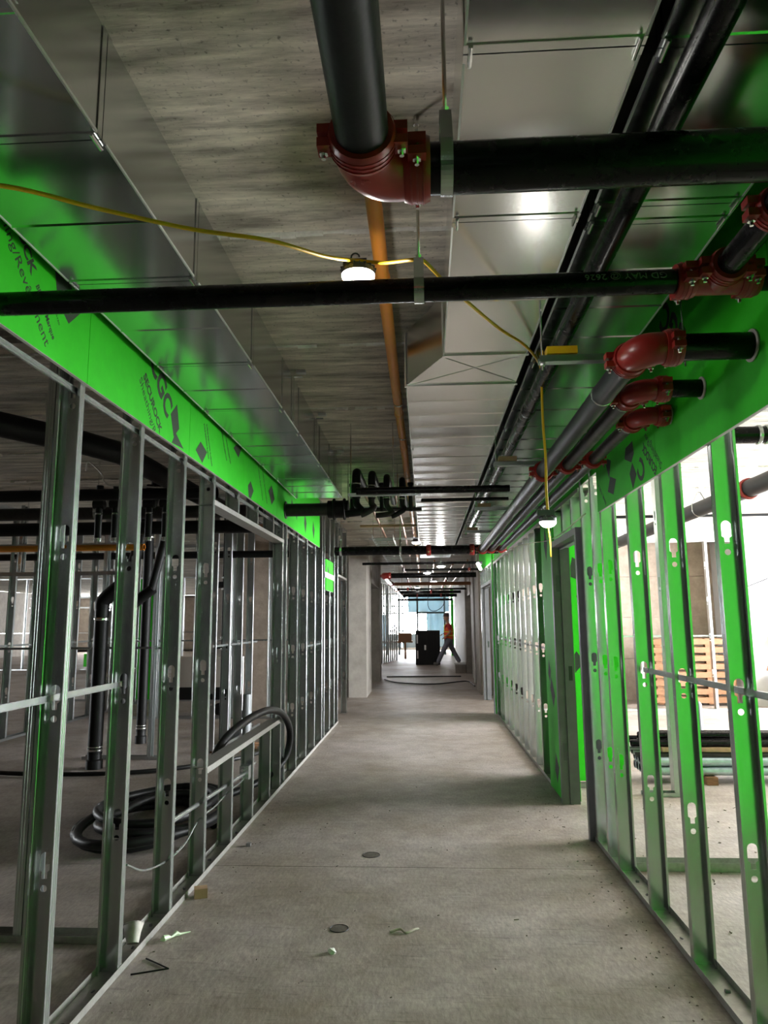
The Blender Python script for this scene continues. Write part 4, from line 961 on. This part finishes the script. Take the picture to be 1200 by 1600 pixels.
# stack of stock lying on sleepers
T = thing('timber_sleepers', 'two wooden sleepers on the floor carrying the stock pile in the right room', 'wood block')
for x_ in (2.55, 4.3): MB().box(x_, 7.02, 0, x_ + .10, 7.5, .07).build('sleeper', wood, T, smooth=False)
T = thing('galvanised_conduit_bundle', 'pale blue-grey bundle of galvanised tubes at the bottom of the stock pile', 'tubes')
bl = mat('galv_pale', (.50, .62, .66), .35, .6, var=.3, vscale=20)
for j in range(2):
    for i in range(5): MB().pipe((2.02, 7.10 + i * .085, .113 + j * .083), (5.6, 7.10 + i * .085, .113 + j * .083), .040, 14).build('tube', bl, T)
T = thing('steel_angle_bundle', 'dark bundle of steel angles in the middle of the stock pile', 'steel bars')
for i in range(6): channel(MB(), (1.95, 7.12 + i * .065, .242 + .004 * (i % 2)), (5.5, 7.12 + i * .065, .242 + .004 * (i % 2)), (0, 1, 0), wdt=.055, fl_=.03, t=.004).build('bar', galv_old if i % 2 else blacks, T, smooth=False)
o = MB().box(2.2, 7.12, .278, 5.3, 7.45, .318).build('timber_plank', woodl, smooth=False); tag(o, 'raw pale timber plank lying inside the stock pile', 'plank')
T = thing('black_pipe_bundle', 'black pipes stacked on top of the stock pile in the right room', 'pipes')
for i, (y_, z_) in enumerate(((7.16, .352), (7.24, .352), (7.33, .352), (7.42, .352), (7.20, .418), (7.30, .418))): MB().pipe((1.92 + .08 * (i % 3), y_, z_), (5.6 - .1 * i, y_, z_), .033, 16).build('pipe_length', black, T)
T = thing('black_cylinders', 'two black upright cylinders behind the stock pile', 'cylinder')
for x_ in (3.0, 3.16): MB().tube([(x_, 8.9, 0), (x_, 8.9, .52), (x_, 8.9, .55)], [.07, .07, .05], 18).build('drum', rubber, T)
T = thing('overhead_pipe', 'thick dark pipe with a red coupling running away under the right room ceiling', 'pipe')
MB().pipe((3.12, 2.5, 2.74), (3.12, 14.0, 2.74), .085, 24).build('pipe_length', greyp, T); coupling(T, (3.12, 6.95, 2.74), (0, 1, 0), .085)
for q in (4.2, 8.2, 11.5): hanger(T, (3.12, q, 2.74), (0, 1, 0), .085)
T = thing('overhead_pipe', 'black flexible-jointed pipe crossing the right room ceiling at upper right', 'pipe')
MB().pipe((1.5, 5.35, 2.86), (7.0, 5.35, 2.86), .065, 20).build('pipe_length', black, T)
for i in range(4): b = MB(); ring(b, (2.50 + .06 * i, 5.35, 2.86), (1, 0, 0), .065, .074, .015); b.build('band', galv, T)
T = thing('overhead_pipe', 'thin pipe crossing the right room ceiling farther back', 'pipe')
MB().pipe((1.4, 9.6, 2.86), (8.5, 9.6, 2.86), .02, 12).build('pipe_length', greyp, T)
for x_ in (2.2, 5.0): rod(T, x_, 9.6, 2.86)
o = MB().tube(cr([(5.5, 13.1, 2.0), (6.2, 12.9, 2.3), (7.0, 12.6, 2.75)], 5), .010, 6).build('slack_cable', greyp); tag(o, 'slack grey cable hanging across the pale pier at far right', 'cord')

# ------------------------------------------------------------------ far end
T = thing('black_cabinet', 'tall black corrugated crate standing at the far end of the corridor', 'crate')
MB().box(-.37, 26.0, .0, .50, 26.7, 1.20).build('body', rubber, T, smooth=False)
for i in range(7): MB().box(-.35 + i * .125, 25.97, .03, -.29 + i * .125, 26.0, 1.17).build('rib', rubber, T, smooth=False)
for (x_, z_, w_, h_) in ((-.335, .75, .05, .30), (-.32, .22, .04, .28), (-.06, .52, .06, .17)): MB().box(x_, 25.96, z_, x_ + w_, 25.968, z_ + h_).build('white_label', whitep, T, smooth=False)
T = thing('poly_sheet', 'pale blue translucent plastic sheeting hung over the far windows', 'sheeting')
for a, b_, z0_, z1_ in ((.05, 1.25, .25, 1.95), (-.9, 1.25, 2.0, 3.095), (-2.6, -1.9, .3, 1.9)):
    b = MB(); n = 16
    vs = [(a + (b_ - a) * i / n, 37.5 + .05 * math.sin(i * 1.7), z) for z in (z0_, z1_) for i in range(n + 1)]
    b.add(vs, [(i, i + 1, n + 2 + i, n + 1 + i) for i in range(n)]); o = b.build('sheet_panel', bluep, T); o.modifiers.new('s', 'SOLIDIFY').thickness = .002
MB().box(-2.6, 37.4, 1.93, 1.25, 37.46, 1.99).box(-2.6, 37.4, 2.94, 1.25, 37.46, 3.0).build('batten', framem, T, smooth=False)
T = thing('steel_posts', 'slim dark posts and cross rails standing in front of the far windows', 'post')
for x_ in (-.42, -1.28, .85, -1.85): MB().box(x_, 34, 0, x_ + .08, 34.08, H).build('post', framegrey, T, smooth=False)
MB().box(-.42, 34, 1.90, .85, 34.06, 1.98).build('rail', framegrey, T, smooth=False)
o = MB().box(1.14, 32.9, 0, 1.28, 33.0, 2.95).build('green_strip', greenb, smooth=False); tag(o, 'narrow green board strip at the far right corner', 'wall board')
T = thing('cardboard_boxes', 'brown cardboard boxes piled by the far left windows', 'box')
MB().box(-1.15, 30.5, .72, -.60, 31.0, 1.05).build('carton', mat('cardboard', (.30, .15, .08), .8), T, smooth=False); MB().box(-3.6, 30.3, .75, -2.2, 31, 1.1).build('carton', MATS['cardboard'], T, smooth=False)
MB().box(-3.7, 30.2, .66, -.55, 31.1, .72).build('trestle_top', wood, T, smooth=False)
for x_ in (-3.5, -2.4, -.9): MB().box(x_, 30.3, 0, x_ + .08, 30.4, .66).build('trestle_leg', wood, T, smooth=False)
T = thing('panel_stack', 'stack of grey steel studs standing upright by the far left side', 'studs')
for i in range(8): MB().box(-1.66 + i * .065, 27.0 + i * .3, 0, -1.61 + i * .065, 27.26 + i * .3, 2.95).build('upright_stud', galv_old, T, smooth=False)
T = thing('grey_carton', 'low grey box on the floor beside the right concrete wall', 'box')
MB().box(.86, 21.7, 0, 1.16, 22.3, .24).build('carton', conw, T, smooth=False); MB().box(.85, 21.69, .24, 1.165, 22.31, .28).build('lid', lgrey, T, smooth=False)
o = MB().tube(cr([(-1.1, 19.3, .02), (-.7, 18.2, .02), (.2, 17.8, .02), (1.0, 18.6, .02), (1.12, 17.2, .02)], 6), .015, 8).build('dark_cable', rubber); tag(o, 'dark cable lying across the corridor floor near the concrete doorway', 'cord')
o = MB().box(-1.1, 20.3, 0, .95, 20.36, .03).build('floor_batten', rubber, smooth=False); tag(o, 'dark batten laid across the corridor floor before the crate', 'batten')
o = MB().tube(cr([(.15, 26.4, 3.1), (.1, 26.5, 2.1), (.35, 26.5, 1.9), (.7, 26.6, 2.2), (.8, 26.6, 3.1)], 6), .012, 6).build('slack_cable', rubber); tag(o, 'slack black cable hanging above the black crate', 'cord')
# open daylight doorway trims (left opening past the studs)
# ------------------------------------------------------------------ worker
def skin(name, verts, edges, radii, m, parent, root=0, sub=2):
    me = bpy.data.meshes.new(name); me.from_pydata(verts, edges, []); o = bpy.data.objects.new(name, me); COL.objects.link(o); o.parent = parent
    md = o.modifiers.new('skin', 'SKIN'); md.use_smooth_shade = True
    for i, r_ in enumerate(radii):
        sv = me.skin_vertices[0].data[i]; sv.radius = (r_, r_) if not isinstance(r_, tuple) else r_
    me.skin_vertices[0].data[root].use_root = True
    s_ = o.modifiers.new('sub', 'SUBSURF'); s_.levels = sub; s_.render_levels = sub
    me.materials.append(m); return o
skinm = mat('skin', (.36, .19, .13), .6); vest = mat('orange_vest', (.85, .10, .02), .6, var=.1); redshirt = mat('red_shirt', (.42, .02, .03), .7); trous = mat('grey_trousers', (.16, .16, .19), .8, var=.3, vscale=20)
bootm = mat('boot_leather', (.10, .09, .08), .6); hat = mat('dark_hard_hat', (.06, .03, .03), .35); hivis = mat('yellow_band', (.80, .72, .06), .4)
PX = .80
W = thing('person', 'person in an orange safety vest and dark hard hat walking left at the corridor end', 'person', loc=(PX, 25.5, 0))
# walks towards -x; front leg (right) stretched forward, rear leg pushing off
bv = [(0, 0, .93), (0, 0, 1.10), (-.01, 0, 1.28), (-.02, 0, 1.44), (-.03, 0, 1.50), (-.05, 0, 1.56), (-.065, 0, 1.64), (-.06, 0, 1.72),
      (.0, -.09, .88), (-.21, -.09, .50), (-.40, -.09, .10), (.0, .09, .88), (.13, .09, .50), (.36, .09, .13),
      (-.02, -.19, 1.42), (.05, -.23, 1.15), (-.13, -.22, .98), (-.02, .19, 1.42), (.00, .24, 1.16), (-.20, .20, 1.08)]
be = [(0, 1), (1, 2), (2, 3), (3, 4), (4, 5), (5, 6), (6, 7), (0, 8), (8, 9), (9, 10), (0, 11), (11, 12), (12, 13), (3, 14), (14, 15), (15, 16), (3, 17), (17, 18), (18, 19)]
br = [.13, (.13, .15), (.12, .17), (.10, .16), .06, .06, .08, .07, .085, .06, .04, .085, .06, .04, .06, .045, .032, .06, .045, .032]
skin('body', bv, be, br, skinm, W)
skin('shirt', [(0, 0, .98), (-.005, 0, 1.12), (-.01, 0, 1.28), (-.02, 0, 1.44), (-.02, -.20, 1.42), (.045, -.235, 1.20), (-.02, .20, 1.42), (0, .245, 1.20)], [(0, 1), (1, 2), (2, 3), (3, 4), (4, 5), (3, 6), (6, 7)], [(.14, .16), (.14, .165), (.135, .18), (.11, .165), .072, .058, .072, .058], redshirt, W)
skin('safety_vest', [(0, 0, .86), (0, 0, .96), (-.005, 0, 1.12), (-.01, 0, 1.28), (-.02, 0, 1.46)], [(0, 1), (1, 2), (2, 3), (3, 4)], [(.165, .19), (.17, .195), (.165, .195), (.16, .20), (.115, .165)], vest, W)
# head: jaw, cheeks, brow and crown as one rounded form on the neck
hb = MB(); prof_ = [(-.035, 1.46, .058, .060), (-.04, 1.53, .055, .056), (-.062, 1.565, .066, .058), (-.070, 1.59, .082, .066), (-.070, 1.62, .092, .074), (-.064, 1.66, .098, .078), (-.060, 1.71, .100, .080), (-.058, 1.76, .080, .066), (-.058, 1.785, .03, .03)]
vs = []; n = 20
for cx_, z_, ra, rb_ in prof_:
    for j in range(n): a = 2 * PI * j / n; vs.append((cx_ + ra * math.cos(a), rb_ * math.sin(a), z_))
hb.add(vs, [(i * n + j, i * n + (j + 1) % n, (i + 1) * n + (j + 1) % n, (i + 1) * n + j) for i in range(len(prof_) - 1) for j in range(n)] + [tuple(range(n)), tuple(range((len(prof_) - 1) * n, len(prof_) * n))])
hb.build('head', skinm, W, ang=60)
b = MB()
for z_ in (1.03, 1.16): b.tube([(-.005 + .160 * math.cos(a), .188 * math.sin(a), z_) for a in [2 * PI * j / 24 for j in range(24)]], .018, 8, closed=True)
for s_ in (-1, 1): b.tube([(-.15, s_ * .08, 1.18), (-.15, s_ * .09, 1.34), (-.06, s_ * .10, 1.47), (.09, s_ * .09, 1.40), (.14, s_ * .08, 1.18)], .015, 8)
b.build('reflective_band', hivis, W)
skin('trousers', [(0, 0, .98), (0, -.09, .88), (-.21, -.09, .50), (-.415, -.09, .07), (0, .09, .88), (.14, .09, .50), (.375, .09, .10)], [(0, 1), (1, 2), (2, 3), (0, 4), (4, 5), (5, 6)], [(.145, .16), .115, .090, .080, .115, .090, .080], trous, W)
for (a, q, tilt) in (((-.39, -.09, .060), (-.55, -.09, .085), 0), ((.38, .09, .10), (.25, .09, .035), 0)):
    a, q = V(a), V(q); MB().tube([a, a + (q - a) * .35, a + (q - a) * .8, q], [.050, .052, .046, .028], 14).build('boot', bootm, W)
for s_, hp in ((-1, (-.13, -.22, .98)), (1, (-.20, .20, 1.08))):
    hx, hy, hz = hp
    vs = [(hx, hy, hz), (hx - .05, hy, hz - .03)]; es = [(0, 1)]; rr = [.030, .036]
    for j in range(4): n_ = len(vs); vs += [(hx - .09, hy + (j - 1.5) * .019, hz - .055), (hx - .115, hy + (j - 1.5) * .018, hz - .085 + .004 * abs(j - 1.5))]; es += [(1, n_), (n_, n_ + 1)]; rr += [.010, .008]
    n_ = len(vs); vs += [(hx - .045, hy - s_ * .045, hz - .035), (hx - .075, hy - s_ * .06, hz - .06)]; es += [(1, n_), (n_, n_ + 1)]; rr += [.011, .009]
    skin('hand', vs, es, rr, skinm, W, sub=1)
MB().tube([(-.07, 0, 1.685), (-.07, 0, 1.70), (-.065, 0, 1.75), (-.06, 0, 1.79), (-.06, 0, 1.805)], [.118, .112, .105, .075, .02], 22).build('hard_hat', hat, W)
MB().tube([(-.155, 0, 1.687), (-.155, 0, 1.697)], [.065, .06], 16).build('hat_brim', hat, W)
b = MB(); b.tube([(-.145, 0, 1.655), (-.172, 0, 1.625), (-.150, 0, 1.612)], [.010, .015, .012], 8); b.build('nose', skinm, W)
b = MB()
for s_ in (-1, 1): b.tube([(-.152, s_ * .033 - .008, 1.655), (-.152, s_ * .033 + .008, 1.655)], .007, 8)
b.build('eye', rubber, W)
MB().tube([(-.148, -.02, 1.585), (-.152, 0, 1.583), (-.148, .02, 1.585)], .006, 6).build('mouth', redshirt, W)
for s_ in (-1, 1): MB().tube([(-.05, s_ * .085, 1.61), (-.055, s_ * .10, 1.635), (-.05, s_ * .088, 1.665)], [.010, .014, .010], 8).build('ear', skinm, W)
